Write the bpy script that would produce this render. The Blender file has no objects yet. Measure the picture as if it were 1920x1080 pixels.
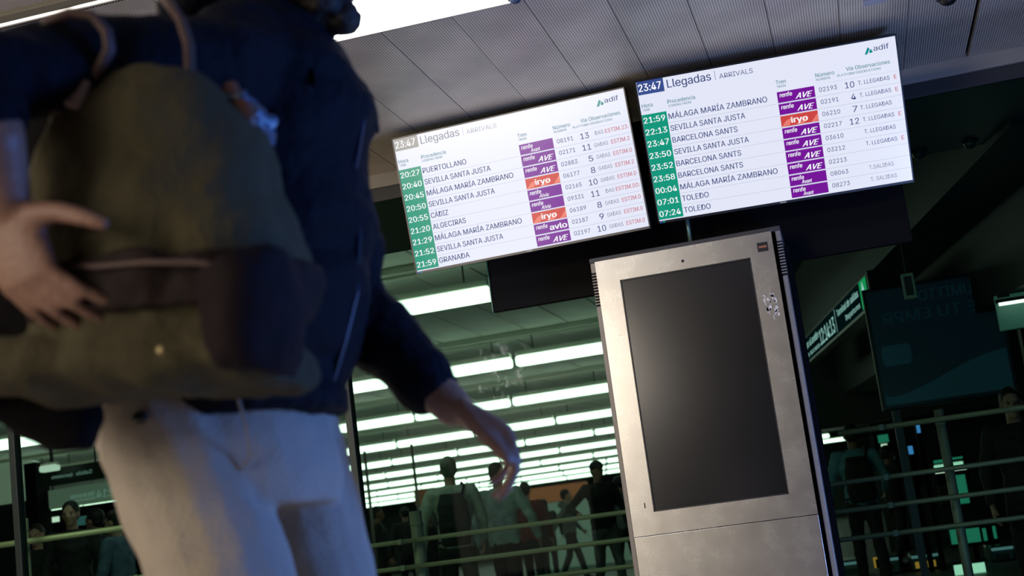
import bpy, bmesh, math, random
from mathutils import Vector, Matrix, noise
random.seed(7)
C = bpy.context.scene.collection
PI = math.pi
Z0 = 0.8
HF = -0.18            # the hall floor behind the glass lies one step lower
# ------------------------------------------------------------ camera
F, YAW, PITCH, ROLL = 2579.07, 0.2304890, 0.1783509, 0.1311576
CAM = Vector((0.8975, -5.8997, -0.0310 + Z0))
sy, cy, sp, cp = math.sin(YAW), math.cos(YAW), math.sin(PITCH), math.cos(PITCH)
FWD = Vector((-sy * cp, cy * cp, sp))
_r = Vector((cy, sy, 0)); _u = _r.cross(FWD)
RIGHT = math.cos(ROLL) * _r - math.sin(ROLL) * _u
UP = math.cos(ROLL) * _u + math.sin(ROLL) * _r
cd = bpy.data.cameras.new('camera'); cam = bpy.data.objects.new('camera', cd); C.objects.link(cam)
cd.sensor_width = 36; cd.lens = 36 * F / 1920; cd.clip_end = 300; cd.clip_start = 0.05
m = Matrix((RIGHT, UP, -FWD)).transposed().to_4x4(); m.translation = CAM
cam.matrix_world = m
cd.dof.use_dof = True; cd.dof.focus_distance = 5.75; cd.dof.aperture_fstop = 4.0
bpy.context.scene.camera = cam
sc = bpy.context.scene
# ------------------------------------------------------------ world, exposure
w = bpy.data.worlds.new('world'); sc.world = w; w.use_nodes = True
w.node_tree.nodes['Background'].inputs[0].default_value = (0.55, 0.6, 0.7, 1)
w.node_tree.nodes['Background'].inputs[1].default_value = 0.012
sc.view_settings.view_transform = 'Standard'; sc.view_settings.look = 'None'
sc.view_settings.exposure = 0; sc.view_settings.gamma = 1; sc.view_settings.use_curve_mapping = False
sc.cycles.use_denoising = True
sc.cycles.max_bounces = 8; sc.cycles.transparent_max_bounces = 12
# ------------------------------------------------------------ lights of the concourse (ceiling panels behind the camera, added unseen lamps at left and right)
def area(name, loc, aim, sx, sy_, power, col):
    l = bpy.data.lights.new(name, 'AREA'); l.shape = 'RECTANGLE'; l.size = sx; l.size_y = sy_
    l.energy = power; l.color = col
    o = bpy.data.objects.new(name, l); C.objects.link(o); o.location = loc
    o.rotation_euler = (Vector(aim) - Vector(loc)).to_track_quat('-Z', 'Y').to_euler()
    return o
def lamp(x, y, z, sx, sy_, power, col=(1.0, 0.88, 0.74), aim=(0, 3, -3.0)): return area('concourse_light', (x, y, z), (x + aim[0], y + aim[1], z + aim[2]), sx, sy_, power, col)
lamp(-2.7, -6.9, 2.56, 3.0, .5, 60, aim=(.9, 3, -2))
area('unseen_warm_light', (-2.75, -7.6, 1.45), (-.4, 0, 1.3), 1.5, 2.1, 52, (1.0, .88, .74))  # unseen upright lamp, added for the kiosk's bright left side
lamp(-3.5, -11.6, 2.6, 3.6, .6, 70, aim=(.6, 3, -1.2))
lamp(-5.4, -17.5, 2.6, 4.0, .6, 40, aim=(.6, 3, -1.0))
lamp(-3.4, -1.3, 2.6, 1.6, .9, 125, (1.0, .84, .66), aim=(.2, 0, -2))  # added lamp; its floor bounce warms the left ceiling
area('unseen_blue_light', (3.0, -3.55, 0.85), (0.3, -3.9, .85), 0.6, 1.1, 56, (0.10, 0.29, 1.0))  # unseen blue source that lights the man from the right
area('unseen_blue_light', (2.3, -2.3, 0.35), (0.6, -0.6, 2.6), 0.9, 0.5, 34, (0.22, 0.40, 1.0))  # low blue lamp, added and aimed up to tint the ceiling

def ray(px, py): return FWD * F + RIGHT * (px - 960) - UP * (py - 540)
def pt(px, py, Y):
    d = ray(px, py); return CAM + d * ((Y - CAM.y) / d.y)
def ptz(px, py, z):
    d = ray(px, py); return CAM + d * ((z - CAM.z) / d.z)
# ------------------------------------------------------------ helpers
def mat(name, col, rough=0.5, metal=0.0, emit=None, es=1.0, noise_amt=0, nscale=8, bump=0, bscale=40, spec=0.5, aniso=None):
    M = bpy.data.materials.new(name); M.use_nodes = True; nt = M.node_tree; b = nt.nodes['Principled BSDF']
    b.inputs['Base Color'].default_value = (*col, 1); b.inputs['Roughness'].default_value = rough
    b.inputs['Metallic'].default_value = metal; b.inputs['Specular IOR Level'].default_value = spec
    if emit: b.inputs['Emission Color'].default_value = (*emit, 1); b.inputs['Emission Strength'].default_value = es
    tc = nt.nodes.new('ShaderNodeTexCoord')
    if noise_amt:
        n = nt.nodes.new('ShaderNodeTexNoise'); n.inputs['Scale'].default_value = nscale; n.inputs['Detail'].default_value = 5
        nt.links.new(tc.outputs['Object'], n.inputs['Vector'])
        r = nt.nodes.new('ShaderNodeValToRGB'); r.color_ramp.elements[0].position = .3; r.color_ramp.elements[1].position = .7
        r.color_ramp.elements[0].color = (*[c * (1 - noise_amt) for c in col], 1)
        r.color_ramp.elements[1].color = (*[min(1, c * (1 + noise_amt)) for c in col], 1)
        nt.links.new(n.outputs['Fac'], r.inputs[0]); nt.links.new(r.outputs[0], b.inputs['Base Color'])
    if bump:
        n2 = nt.nodes.new('ShaderNodeTexNoise'); n2.inputs['Scale'].default_value = bscale; n2.inputs['Detail'].default_value = 4
        nt.links.new(tc.outputs['Object'], n2.inputs['Vector'])
        bp = nt.nodes.new('ShaderNodeBump'); bp.inputs['Strength'].default_value = bump; bp.inputs['Distance'].default_value = .01
        nt.links.new(n2.outputs['Fac'], bp.inputs['Height']); nt.links.new(bp.outputs[0], b.inputs['Normal'])
    return M
def emis(name, col, s=1.0):
    M = bpy.data.materials.new(name); M.use_nodes = True; nt = M.node_tree; nt.nodes.clear()
    e = nt.nodes.new('ShaderNodeEmission'); e.inputs[0].default_value = (*col, 1); e.inputs[1].default_value = s
    o = nt.nodes.new('ShaderNodeOutputMaterial'); nt.links.new(e.outputs[0], o.inputs[0]); return M
def tag(o, label=None, cat=None, group=None, kind=None):
    if label: o['label'] = label
    if cat: o['category'] = cat
    if group: o['group'] = group
    if kind: o['kind'] = kind
    return o
def empty(name, loc=(0, 0, 0), label=None, cat=None, group=None):
    o = bpy.data.objects.new(name, None); C.objects.link(o); o.location = loc; o.empty_display_size = .1
    return tag(o, label, cat, group)
def link(name, me, mt, parent=None, smooth=False):
    o = bpy.data.objects.new(name, me); C.objects.link(o)
    if mt is not None and not me.materials: me.materials.append(mt)
    if parent is not None:
        o.parent = parent
        o.matrix_parent_inverse = WM(parent).inverted()
    if smooth: me.shade_smooth()
    return o
def WM(o):
    M = Matrix.LocRotScale(o.location, o.rotation_euler, o.scale)
    return WM(o.parent) @ o.matrix_parent_inverse @ M if o.parent else M
class MB:
    def __init__(s): s.bm = bmesh.new()
    def box(s, a, b, M=None, bev=0):
        a, b = Vector(a), Vector(b); c = (a + b) / 2; d = b - a
        T = Matrix.Translation(c) @ Matrix.Diagonal((abs(d.x), abs(d.y), abs(d.z), 1))
        if M: T = M @ T
        r = bmesh.ops.create_cube(s.bm, size=1, matrix=T)
        if bev:
            es = list({e for v in r['verts'] for e in v.link_edges})
            bmesh.ops.bevel(s.bm, geom=es, offset=bev, segments=2, affect='EDGES', profile=.5)
        return s
    def cyl(s, p, q, r, r2=None, n=16):
        p, q = Vector(p), Vector(q); d = q - p; r2 = r if r2 is None else r2
        Q = d.to_track_quat('Z', 'Y').to_matrix(); a, b = Q.col[0], Q.col[1]; V = s.bm.verts; F_ = s.bm.faces.new
        A = [V.new(p + (a * math.cos(2 * PI * k / n) + b * math.sin(2 * PI * k / n)) * r) for k in range(n)]
        B = [V.new(q + (a * math.cos(2 * PI * k / n) + b * math.sin(2 * PI * k / n)) * r2) for k in range(n)]
        for k in range(n): F_((A[k], A[(k + 1) % n], B[(k + 1) % n], B[k]))
        F_(A[::-1]); F_(B); return s
    def sph(s, c, r, sx=1, sy=1, sz=1, M=None, n=12):
        T = Matrix.Translation(Vector(c)) @ (M.to_4x4() if M else Matrix.Identity(4)) @ Matrix.Diagonal((r * sx, r * sy, r * sz, 1))
        nu, nv = n + 4, n; V = s.bm.verts; top = V.new(T @ Vector((0, 0, 1))); bot = V.new(T @ Vector((0, 0, -1))); R = []
        for i in range(1, nv):
            a = PI * i / nv; R.append([V.new(T @ Vector((math.sin(a) * math.cos(2 * PI * k / nu), math.sin(a) * math.sin(2 * PI * k / nu), math.cos(a)))) for k in range(nu)])
        F_ = s.bm.faces.new
        for k in range(nu): F_((top, R[0][k], R[0][(k + 1) % nu])); F_((bot, R[-1][(k + 1) % nu], R[-1][k]))
        for A, B in zip(R, R[1:]):
            for k in range(nu): F_((A[k], B[k], B[(k + 1) % nu], A[(k + 1) % nu]))
        return s
    def quad(s, *p):
        s.bm.faces.new([s.bm.verts.new(Vector(v)) for v in p]); return s
    def tube(s, pts, r, n=10, flat=1.0):
        pts = [Vector(p) for p in pts]; rings = []; up = Vector((0, 1, 0.01)).normalized()
        for i, p in enumerate(pts):
            t = (pts[min(i + 1, len(pts) - 1)] - pts[max(i - 1, 0)]).normalized()
            a = t.cross(up).normalized(); b = a.cross(t)
            rr = r[i] if isinstance(r, (list, tuple)) else r
            rings.append([s.bm.verts.new(p + a * math.cos(2 * PI * k / n) * rr * flat + b * math.sin(2 * PI * k / n) * rr) for k in range(n)])
        for A, B in zip(rings, rings[1:]):
            for k in range(n): s.bm.faces.new((A[k], A[(k + 1) % n], B[(k + 1) % n], B[k]))
        s.bm.faces.new(rings[0][::-1]); s.bm.faces.new(rings[-1]); return s
    # rounded elliptical loft: rings of (centre, rx_vec, ry_vec)
    def loft(s, rings, n=20, p=2.0):
        R = []
        for c, a, b in rings:
            c, a, b = Vector(c), Vector(a), Vector(b); L = []
            for k in range(n):
                t = 2 * PI * k / n; ct, st = math.cos(t), math.sin(t)
                L.append(s.bm.verts.new(c + a * math.copysign(abs(ct) ** (2 / p), ct) + b * math.copysign(abs(st) ** (2 / p), st)))
            R.append(L)
        for A, B in zip(R, R[1:]):
            for k in range(n): s.bm.faces.new((A[k], A[(k + 1) % n], B[(k + 1) % n], B[k]))
        s.bm.faces.new(R[0][::-1]); s.bm.faces.new(R[-1]); return s
    def limb(s, pts, rs):
        pts = [Vector(p) for p in pts]
        for i, p in enumerate(pts): s.sph(p, rs[i], n=10)
        for i in range(len(pts) - 1):
            if (pts[i + 1] - pts[i]).length > 1e-4: s.cyl(pts[i], pts[i + 1], rs[i], rs[i + 1], n=16)
        return s
    def mesh(s, name='m'):
        bmesh.ops.recalc_face_normals(s.bm, faces=s.bm.faces); me = bpy.data.meshes.new(name); s.bm.to_mesh(me); s.bm.free(); return me
    def build(s, name, mt, parent=None, smooth=False): return link(name, s.mesh(name), mt, parent, smooth)
TS = bpy.data.scenes.new('workshop')
def ts_graph():
    with bpy.context.temp_override(scene=TS, view_layer=TS.view_layers[0]):
        dg = bpy.context.evaluated_depsgraph_get(); dg.update(); return dg
def organic(mb, voxel, smooth=6, folds=None, tris=None):
    """union of overlapping closed shapes -> one continuous smooth skin"""
    me = mb.mesh('src'); o = bpy.data.objects.new('src', me); TS.collection.objects.link(o)
    r = o.modifiers.new('r', 'REMESH'); r.mode = 'VOXEL'; r.voxel_size = voxel
    if smooth:
        q = o.modifiers.new('s', 'SMOOTH'); q.factor = .5; q.iterations = smooth
    dg = ts_graph()
    out = bpy.data.meshes.new_from_object(o.evaluated_get(dg)); bpy.data.objects.remove(o)
    out.materials.clear()
    if folds:
        ns = [v.normal.copy() for v in out.vertices]
        for v, n in zip(out.vertices, ns): v.co = v.co + n * folds(v.co)
    out.shade_smooth(); return out
def copy_tree(o, parent=None):
    c = o.copy(); C.objects.link(c)
    if parent is not None: c.parent = parent
    for ch in o.children: copy_tree(ch, c)
    return c

# ------------------------------------------------------------ materials
def perforated(name, col, hole, rough=.45):
    M = mat(name, col, rough, .1); nt = M.node_tree; b = nt.nodes['Principled BSDF']
    tc = nt.nodes.new('ShaderNodeTexCoord'); s = nt.nodes.new('ShaderNodeVectorMath'); s.operation = 'SCALE'; s.inputs['Scale'].default_value = 1 / 0.0105
    nt.links.new(tc.outputs['Object'], s.inputs[0])
    f = nt.nodes.new('ShaderNodeVectorMath'); f.operation = 'FRACTION'; nt.links.new(s.outputs[0], f.inputs[0])
    d = nt.nodes.new('ShaderNodeVectorMath'); d.operation = 'SUBTRACT'; nt.links.new(f.outputs[0], d.inputs[0]); d.inputs[1].default_value = (.5, .5, 0)
    mm = nt.nodes.new('ShaderNodeVectorMath'); mm.operation = 'MULTIPLY'; nt.links.new(d.outputs[0], mm.inputs[0]); mm.inputs[1].default_value = (1, 1, 0)
    L = nt.nodes.new('ShaderNodeVectorMath'); L.operation = 'LENGTH'; nt.links.new(mm.outputs[0], L.inputs[0])
    r = nt.nodes.new('ShaderNodeMapRange'); r.inputs[1].default_value = .26; r.inputs[2].default_value = .36; nt.links.new(L.outputs['Value'], r.inputs[0])
    n = nt.nodes.new('ShaderNodeTexNoise'); n.inputs['Scale'].default_value = 2.5; n.inputs['Detail'].default_value = 4; nt.links.new(tc.outputs['Object'], n.inputs['Vector'])
    nr = nt.nodes.new('ShaderNodeMapRange'); nr.inputs[1].default_value = .3; nr.inputs[2].default_value = .7; nr.inputs[3].default_value = .72; nr.inputs[4].default_value = 1.15; nt.links.new(n.outputs['Fac'], nr.inputs[0])
    mx = nt.nodes.new('ShaderNodeMix'); mx.data_type = 'RGBA'; mx.inputs[6].default_value = (*hole, 1); mx.inputs[7].default_value = (*col, 1)
    nt.links.new(r.outputs[0], mx.inputs[0])
    m2 = nt.nodes.new('ShaderNodeVectorMath'); m2.operation = 'SCALE'; nt.links.new(mx.outputs[2], m2.inputs[0]); nt.links.new(nr.outputs[0], m2.inputs['Scale'])
    nt.links.new(m2.outputs[0], b.inputs['Base Color']); return M
def steel_mat(name):
    M = mat(name, (.56, .54, .50), .34, .98); nt = M.node_tree; b = nt.nodes['Principled BSDF']
    tc = nt.nodes.new('ShaderNodeTexCoord')
    n = nt.nodes.new('ShaderNodeTexNoise'); n.inputs['Scale'].default_value = 9; n.inputs['Detail'].default_value = 9; n.inputs['Roughness'].default_value = .65
    nt.links.new(tc.outputs['Object'], n.inputs['Vector'])
    r = nt.nodes.new('ShaderNodeMapRange'); r.inputs[1].default_value = .2; r.inputs[2].default_value = .8; r.inputs[3].default_value = .25; r.inputs[4].default_value = .29
    nt.links.new(n.outputs['Fac'], r.inputs[0]); nt.links.new(r.outputs[0], b.inputs['Roughness'])
    cr = nt.nodes.new('ShaderNodeValToRGB'); cr.color_ramp.elements[0].position = .3; cr.color_ramp.elements[1].position = .66
    cr.color_ramp.elements[0].color = (.44, .425, .40, 1); cr.color_ramp.elements[1].color = (.53, .515, .485, 1)
    nt.links.new(n.outputs['Fac'], cr.inputs[0])
    # fine white scuffs and dark specks
    v = nt.nodes.new('ShaderNodeTexNoise'); v.inputs['Scale'].default_value = 42; v.inputs['Detail'].default_value = 6; v.inputs['Distortion'].default_value = 1.2
    nt.links.new(tc.outputs['Object'], v.inputs['Vector'])
    vr = nt.nodes.new('ShaderNodeMapRange'); vr.inputs[1].default_value = .73; vr.inputs[2].default_value = .82; v.inputs['Scale'].default_value = 60; vr.inputs[4].default_value = .45; nt.links.new(v.outputs['Fac'], vr.inputs[0])
    mx = nt.nodes.new('ShaderNodeMix'); mx.data_type = 'RGBA'; nt.links.new(cr.outputs[0], mx.inputs[6]); mx.inputs[7].default_value = (.68, .66, .62, 1)
    nt.links.new(vr.outputs[0], mx.inputs[0])
    v2 = nt.nodes.new('ShaderNodeMapRange'); v2.inputs[1].default_value = .27; v2.inputs[2].default_value = .22; nt.links.new(v.outputs['Fac'], v2.inputs[0])
    mx2 = nt.nodes.new('ShaderNodeMix'); mx2.data_type = 'RGBA'; nt.links.new(mx.outputs[2], mx2.inputs[6]); mx2.inputs[7].default_value = (.12, .11, .1, 1)
    nt.links.new(v2.outputs[0], mx2.inputs[0]); nt.links.new(mx2.outputs[2], b.inputs['Base Color'])
    return M
def glass_mat(name, tint, smudge=False):
    M = bpy.data.materials.new(name); M.use_nodes = True; nt = M.node_tree; nt.nodes.clear()
    t = nt.nodes.new('ShaderNodeBsdfTransparent'); t.inputs[0].default_value = (*tint, 1)
    g = nt.nodes.new('ShaderNodeBsdfGlossy'); g.inputs['Roughness'].default_value = .0; g.inputs[0].default_value = (1, 1, 1, 1)
    fr = nt.nodes.new('ShaderNodeFresnel'); fr.inputs[0].default_value = 1.45
    sc_ = nt.nodes.new('ShaderNodeMath'); sc_.operation = 'MULTIPLY'; sc_.inputs[1].default_value = .025; nt.links.new(fr.outputs[0], sc_.inputs[0])
    mx = nt.nodes.new('ShaderNodeMixShader'); nt.links.new(sc_.outputs[0], mx.inputs[0]); nt.links.new(t.outputs[0], mx.inputs[1]); nt.links.new(g.outputs[0], mx.inputs[2])
    # handling marks: greasy whitish smears on the pane
    d = nt.nodes.new('ShaderNodeBsdfDiffuse'); d.inputs[0].default_value = (.8, .85, .82, 1)
    tc = nt.nodes.new('ShaderNodeTexCoord'); n = nt.nodes.new('ShaderNodeTexNoise'); n.inputs['Scale'].default_value = 11; n.inputs['Detail'].default_value = 8; n.inputs['Distortion'].default_value = .6
    nt.links.new(tc.outputs['Object'], n.inputs['Vector'])
    mr = nt.nodes.new('ShaderNodeMapRange'); mr.inputs[1].default_value = .54; mr.inputs[2].default_value = .74; mr.inputs[4].default_value = .5; nt.links.new(n.outputs['Fac'], mr.inputs[0])
    n.inputs['Scale'].default_value = 22
    ds = nt.nodes.new('ShaderNodeVectorMath'); ds.operation = 'DISTANCE'; ds.inputs[1].default_value = (-.74, .6, .745 + Z0); nt.links.new(tc.outputs['Object'], ds.inputs[0])
    dm = nt.nodes.new('ShaderNodeMapRange'); dm.inputs[1].default_value = .05; dm.inputs[2].default_value = .22; dm.inputs[3].default_value = 1; dm.inputs[4].default_value = .0; nt.links.new(ds.outputs['Value'], dm.inputs[0])
    ml = nt.nodes.new('ShaderNodeMath'); ml.operation = 'MULTIPLY'; nt.links.new(mr.outputs[0], ml.inputs[0]); nt.links.new(dm.outputs[0], ml.inputs[1]); mr = ml
    m3 = nt.nodes.new('ShaderNodeMixShader'); nt.links.new(mr.outputs[0], m3.inputs[0]); nt.links.new(mx.outputs[0], m3.inputs[1]); nt.links.new(d.outputs[0], m3.inputs[2])
    o = nt.nodes.new('ShaderNodeOutputMaterial'); nt.links.new(m3.outputs[0], o.inputs[0]); return M
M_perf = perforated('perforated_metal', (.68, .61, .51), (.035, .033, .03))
M_perf_shaded = perforated('perforated_metal_shaded', (.07, .08, .08), (.01, .012, .012))  # same panels without light; the shade is put into this colour
M_void = mat('void_black', (.006, .006, .007), .8)
M_beam = mat('painted_beam', (.30, .28, .25), .5, noise_amt=.12, nscale=3)
M_beamdark = mat('beam_dark', (.03, .03, .032), .5)
M_panel = emis('light_panel', (1, .985, .97), 9.0)
M_slot = emis('light_slot', (1, .95, .85), 2.2)
M_frame = mat('dark_frame', (.015, .022, .022), .4, .4)
M_glass = glass_mat('station_glass', (.72, .86, .77))
M_steel = steel_mat('brushed_steel')
M_graymetal = mat('grey_painted_metal', (.23, .215, .21), .45, .3)
M_black = mat('black_plastic', (.008, .008, .010), .35)
M_matte = mat('matte_black', (.004, .004, .005), .7, spec=.1)
M_hceil = mat('hall_ceiling_metal', (.62, .66, .56), .6, noise_amt=.15, nscale=1.5)
M_tealshade = mat('hall_ceiling_tealshade', (.03, .16, .17), .5)  # dim teal light on the right-hand panels, put into their colour
M_hjoint = mat('hall_ceiling_joint', (.05, .06, .05), .7)
M_house = mat('lamp_housing', (.74, .78, .66), .5)
M_tube = emis('lamp_diffuser', (.92, 1.0, .93), 3.6)
M_rail = mat('steel_rail', (.17, .16, .135), .55, .4)
M_rail_tan = mat('tan_rail', (.25, .21, .15), .5, .3)
M_floor = mat('stone_floor', (.40, .37, .33), .35, noise_amt=.3, nscale=3)
M_hfloor = mat('hall_floor', (.10, .11, .10), .5, noise_amt=.3, nscale=1)
M_dark = mat('dark_wall', (.010, .016, .018), .6)

# ------------------------------------------------------------ setting
CZ = 1.867 + Z0      # outer ceiling
GY = 0.60            # glass plane
HZ = 3.42            # hall ceiling
def struct(name, mb, mt, parent=None, label=None):
    o = mb.build(name, mt, parent)
    if parent is None: o['kind'] = 'structure'
    if label: o['label'] = label
    return o
fl = struct('floor', MB().box((-6, -24, -.1), (7, GY + .06, 0)).box((-12, GY, HF - .1), (12, GY + .06, 0)), M_floor, label='grey stone concourse floor in front of the glass wall')
hf = struct('floor', MB().box((-45, GY + .06, HF - .1), (12, 75, HF)), M_hfloor, label='dark floor of the hall beyond the glass')
ceil = struct('ceiling', MB().box((-7, -24, CZ + .03), (-.96, GY, CZ + .12)).box((.0, -24, CZ + .03), (7, GY, CZ + .12)).box((-.96, -24, CZ + .03), (0, -2.05, CZ + .12)).box((-.96, -1.27, CZ + .03), (0, GY, CZ + .12)).box((-.96, -2.05, CZ + .10), (0, -1.27, CZ + .12)), M_void, label='low ceiling of perforated metal panels above the screens')
P = .2775; g = .0016
base = MB().box((g, -2.0, 0), (P - g, GY - .002, .022)).mesh('panel_long'); base.materials.append(M_perf)
short = MB().box((g, -1.262, 0), (P - g, GY - .002, .022)).mesh('panel_short'); short.materials.append(M_perf)
back = MB().box((g, -10, 0), (P - g, -2.12, .022)).mesh('panel_back'); back.materials.append(M_perf)
for i in range(-15, 24):
    x = -.01 + i * P
    wide = .014 if i >= 6 else 0
    lit = -3 <= i <= -1
    o = link('ceiling_panel', short if lit else base, None, ceil); o.location = (x + wide, 0, CZ + random.uniform(0, .0025))
    o2 = link('ceiling_panel', back, None, ceil); o2.location = (x, 0, CZ + .004)
struct('ceiling_rail', MB().box((-6, -2.12, CZ - .012), (7, -2.065, CZ + .03), bev=.003), mat('olive_rail', (.20, .18, .12), .5), ceil)
# big light panel
lp = empty('ceiling_light', (-.42, -1.66, CZ), 'large glowing white light panel recessed in the perforated ceiling', 'light')
MB().box((-.84, -2.0, CZ + .006), (-.014, -1.268, CZ + .012)).build('diffuser', M_panel, lp)
f = MB()
for a, b in (((-.852, -2.012, CZ - .004), (-.84, -1.262, CZ + .03)), ((-.014, -2.012, CZ - .004), (-.006, -1.262, CZ + .03)), ((-.84, -2.012, CZ - .004), (-.014, -2.0, CZ + .03)), ((-.84, -1.268, CZ - .004), (-.014, -1.262, CZ + .03))): f.box(a, b)
f.build('frame', M_beam, lp)
ls = empty('ceiling_light', (-2.4, -2.03, CZ), 'narrow bright light slot beside the olive ceiling rail', 'light')
MB().box((-3.9, -2.06, CZ - .006), (-.9, -2.035, CZ - .002)).build('diffuser', M_slot, ls)
MB().box((-3.9, -2.035, CZ - .010), (-.9, -2.030, CZ)).build('frame', M_beam, ls)
# small ceiling objects
def downlight(px, py, z, label, s=.03):
    p = ptz(px, py, z); t = empty('downlight', p, label, 'light', )
    MB().cyl(p + Vector((0, 0, .0)), p + Vector((0, 0, -.006)), s * 1.25, n=24).build('ring', M_black, t, True)
    MB().sph(p + Vector((0, 0, -.006)), s, 1, 1, .8).build('dome', mat('dome_glass', (.03, .05, .10), .08), t, True)
downlight(966, -4, CZ, 'small dark dome in the ceiling at the corner of the light panel', .022)
p = ptz(1640, 2, CZ); tag(MB().box(p + Vector((-.045, -.03, -.003)), p + Vector((.045, .03, 0))).build('ceiling_plate', mat('plate', (.30, .33, .42), .5)), 'pale rectangular plate stuck on the perforated ceiling', 'plate')
p = ptz(1776, -8, CZ); t = empty('security_camera', p, 'dark dome security camera on the outer perforated ceiling', 'camera')
MB().cyl(p, p + Vector((0, 0, -.012)), .045, n=28).build('base', mat('dome_ring', (.12, .14, .22), .3, .5), t, True)
MB().sph(p + Vector((0, 0, -.012)), .036, 1, 1, .8).build('dome', M_black, t, True)

# beam over the glass, frames and panes
b = struct('trim_1', MB().box((-6, GY - .03, CZ - .068), (7, GY + .05, CZ + .03), bev=.002), M_beam, label='pale metal beam along the top of the glass wall')
struct('trim_2', MB().box((-6, GY - .012, CZ - .135), (7, GY + .04, CZ - .068), bev=.002), M_beamdark, label='dark head frame under the pale beam')
mx_ = [-5.36, -3.46, -1.545, .34, 2.24, 4.14, 6.04]
for i, x in enumerate(mx_):
    struct('trim_%d' % (3 + i), MB().box((x - .018, GY - .012, 0), (x + .018, GY + .05, CZ - .13), bev=.002), M_frame, label='dark upright frame of the glass wall')
for i in range(len(mx_) - 1):
    o = struct('window_%d' % (i + 1), MB().box((mx_[i] + .018, GY + .004, .02), (mx_[i + 1] - .018, GY + .014, CZ - .135)), M_glass, label='tall green tinted glass pane of the station wall')

# ------------------------------------------------------------ hall beyond the glass: the pane's reflected hall, built solid behind it
hc = struct('ceiling', MB().box((-45, 2.35, HZ + .03), (12, 75, HZ + .15)), M_hjoint, label='greenish metal ceiling of the hall beyond the glass')
ROWS = [6.43 + 5.25 * i for i in range(10)]
pw = .575
edges = [2.4] + ROWS
for r in range(5):
    y0, y1 = edges[r] + (.16 if r else 0), edges[r + 1] - .16
    me = MB().box((.01, y0, 0), (pw - .01, y1, .03)).mesh('hall_panel'); me.materials.append(M_hceil); me_t = me.copy(); me_t.materials.clear(); me_t.materials.append(M_tealshade)
    xr = .9 - .17 * y1 + 2; xl = -.62 * (y1 + 6) - 1.2
    k = 0; x = xr
    while x > xl:
        o = link('ceiling_panel', me if x < -.25 else me_t, None, hc); o.location = (x, 0, HZ + random.uniform(-.004, .006)); x -= pw
for r in range(8):
    MB().box((-.62 * (ROWS[r] + 6) - 1.2, ROWS[r] - .15, HZ - .07), (3, ROWS[r] + .15, HZ + .03), bev=.008).build('row_beam', M_house, hc)
me = MB()
for r in range(5, 9):
    me.box((-45, ROWS[r - 1] + .16, HZ), (4, ROWS[r] - .16, HZ + .03))
o = me.build('panel_field', M_hceil, hc); o['kind'] = 'stuff'
struct('ceiling', MB().box((-12, GY + .05, CZ + .0), (9, 2.38, CZ + .05)).box((-12, 2.34, CZ), (9, 2.40, HZ + .05)), M_perf_shaded, label='shade-darkened perforated soffit just behind the glass wall')
# ceiling cross beams between rows (dark ribs running away from the glass)
# fixtures
SEG = 1.76
house = MB().box((-.84, -.07, .0), (.84, .07, .07), bev=.012).mesh('housing'); house.materials.append(M_house)
diff = MB().box((-.845, -.09, -.13), (.845, .09, -.001), bev=.03).mesh('diffuser'); diff.materials.append(M_tube); 
hang = MB().cyl((-.6, 0, .06), (-.6, 0, .30), .008, n=6).mesh('hanger')
hang2 = MB().cyl((.6, 0, .06), (.6, 0, .30), .008, n=6).mesh('hanger'); hang2.materials.append(M_hjoint)
hang; hang.materials.append(M_hjoint)
FZ = 3.10
ordn = ['first', 'second', 'third', 'fourth', 'fifth', 'sixth', 'seventh', 'eighth', 'ninth', 'tenth', 'eleventh']
def nth(n): return ordn[n] if n < 11 else '%dth' % (n + 1)
anchor = [-2.17, -3.33, -2.97, -5.14, -5.35, -7.4, -7.45, -8, -9, -10, -11]
for r, y in enumerate(ROWS):
    a = anchor[r]; xmax = min(1.0 - .17 * (y - 6) - .4, 1.0) if r < 3 else .6; xmin = -.62 * (y + 6) - .5
    if r == 0: xmax = -2.1
    ks = [k for k in range(-30, 12) if xmin < a - SEG / 2 + k * SEG and a + k * SEG <= xmax + .05]
    for k in ks:
        x = a - SEG / 2 + k * SEG
        t = empty('ceiling_light', (x, y, FZ), None, 'light', 'fluorescent lights of the %s row from the glass' % ordn[r])
        t['label'] = 'white fluorescent ceiling light, %s row from the glass, %s from the right end' % (ordn[r], nth(len(ks) - 1 - ks.index(k)))
        for nm, me_ in (('housing', house), ('diffuser', diff), ('hanger', hang), ('hanger', hang2)):
            o = bpy.data.objects.new(nm, me_); C.objects.link(o); o.parent = t
# hall far wall & sides
struct('wall_back', MB().box((-45, 66, HF), (12, 66.3, HZ)), mat('hall_wall', (.05, .07, .06), .7), label='far wall of the hall')
struct('wall_left', MB().box((-45.3, GY + .06, HF), (-45, 66, HZ)), M_dark, label='left wall of the hall')
# bulkhead along the right of the hall with the sign
B0 = Vector((1.27, 6.0, 0)); BD = Vector((-.17, 1, 0)).normalized(); BN = Vector((-BD.y, BD.x, 0))  # BN points left
def bl(t, off, z): return B0 + BD * t + BN * off + Vector((0, 0, z))
MBx = Matrix((BD, BN, Vector((0, 0, 1)))).transposed().to_4x4(); MBx.translation = B0
struct('trim_20', MB().box((-4.2, -.5, 2.62), (6.2, 0, HZ + .03), MBx).box((-4.2, -.9, 2.0), (6.0, -.5, 2.62), MBx), M_dark, label='dark bulkhead that carries the hanging platform sign')
# soffit & dark wall added to block the lights at right, plus end wall
a = pt(1470, 815, 13.0); b2 = pt(1560, 815, 13.0)
struct('wall_right', MB().box((1.05, 16, HF), (12, 16.2, HZ)).box((-.9, 12.9, a.z), (6, 13.1, HZ + .03)), M_dark, label='added dark wall and soffit that keep the right of the hall dark')
struct('wall_right', MB().box((11.8, GY + .06, HF), (12, 66, HZ)), M_dark, label='right end wall of the hall')

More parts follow.
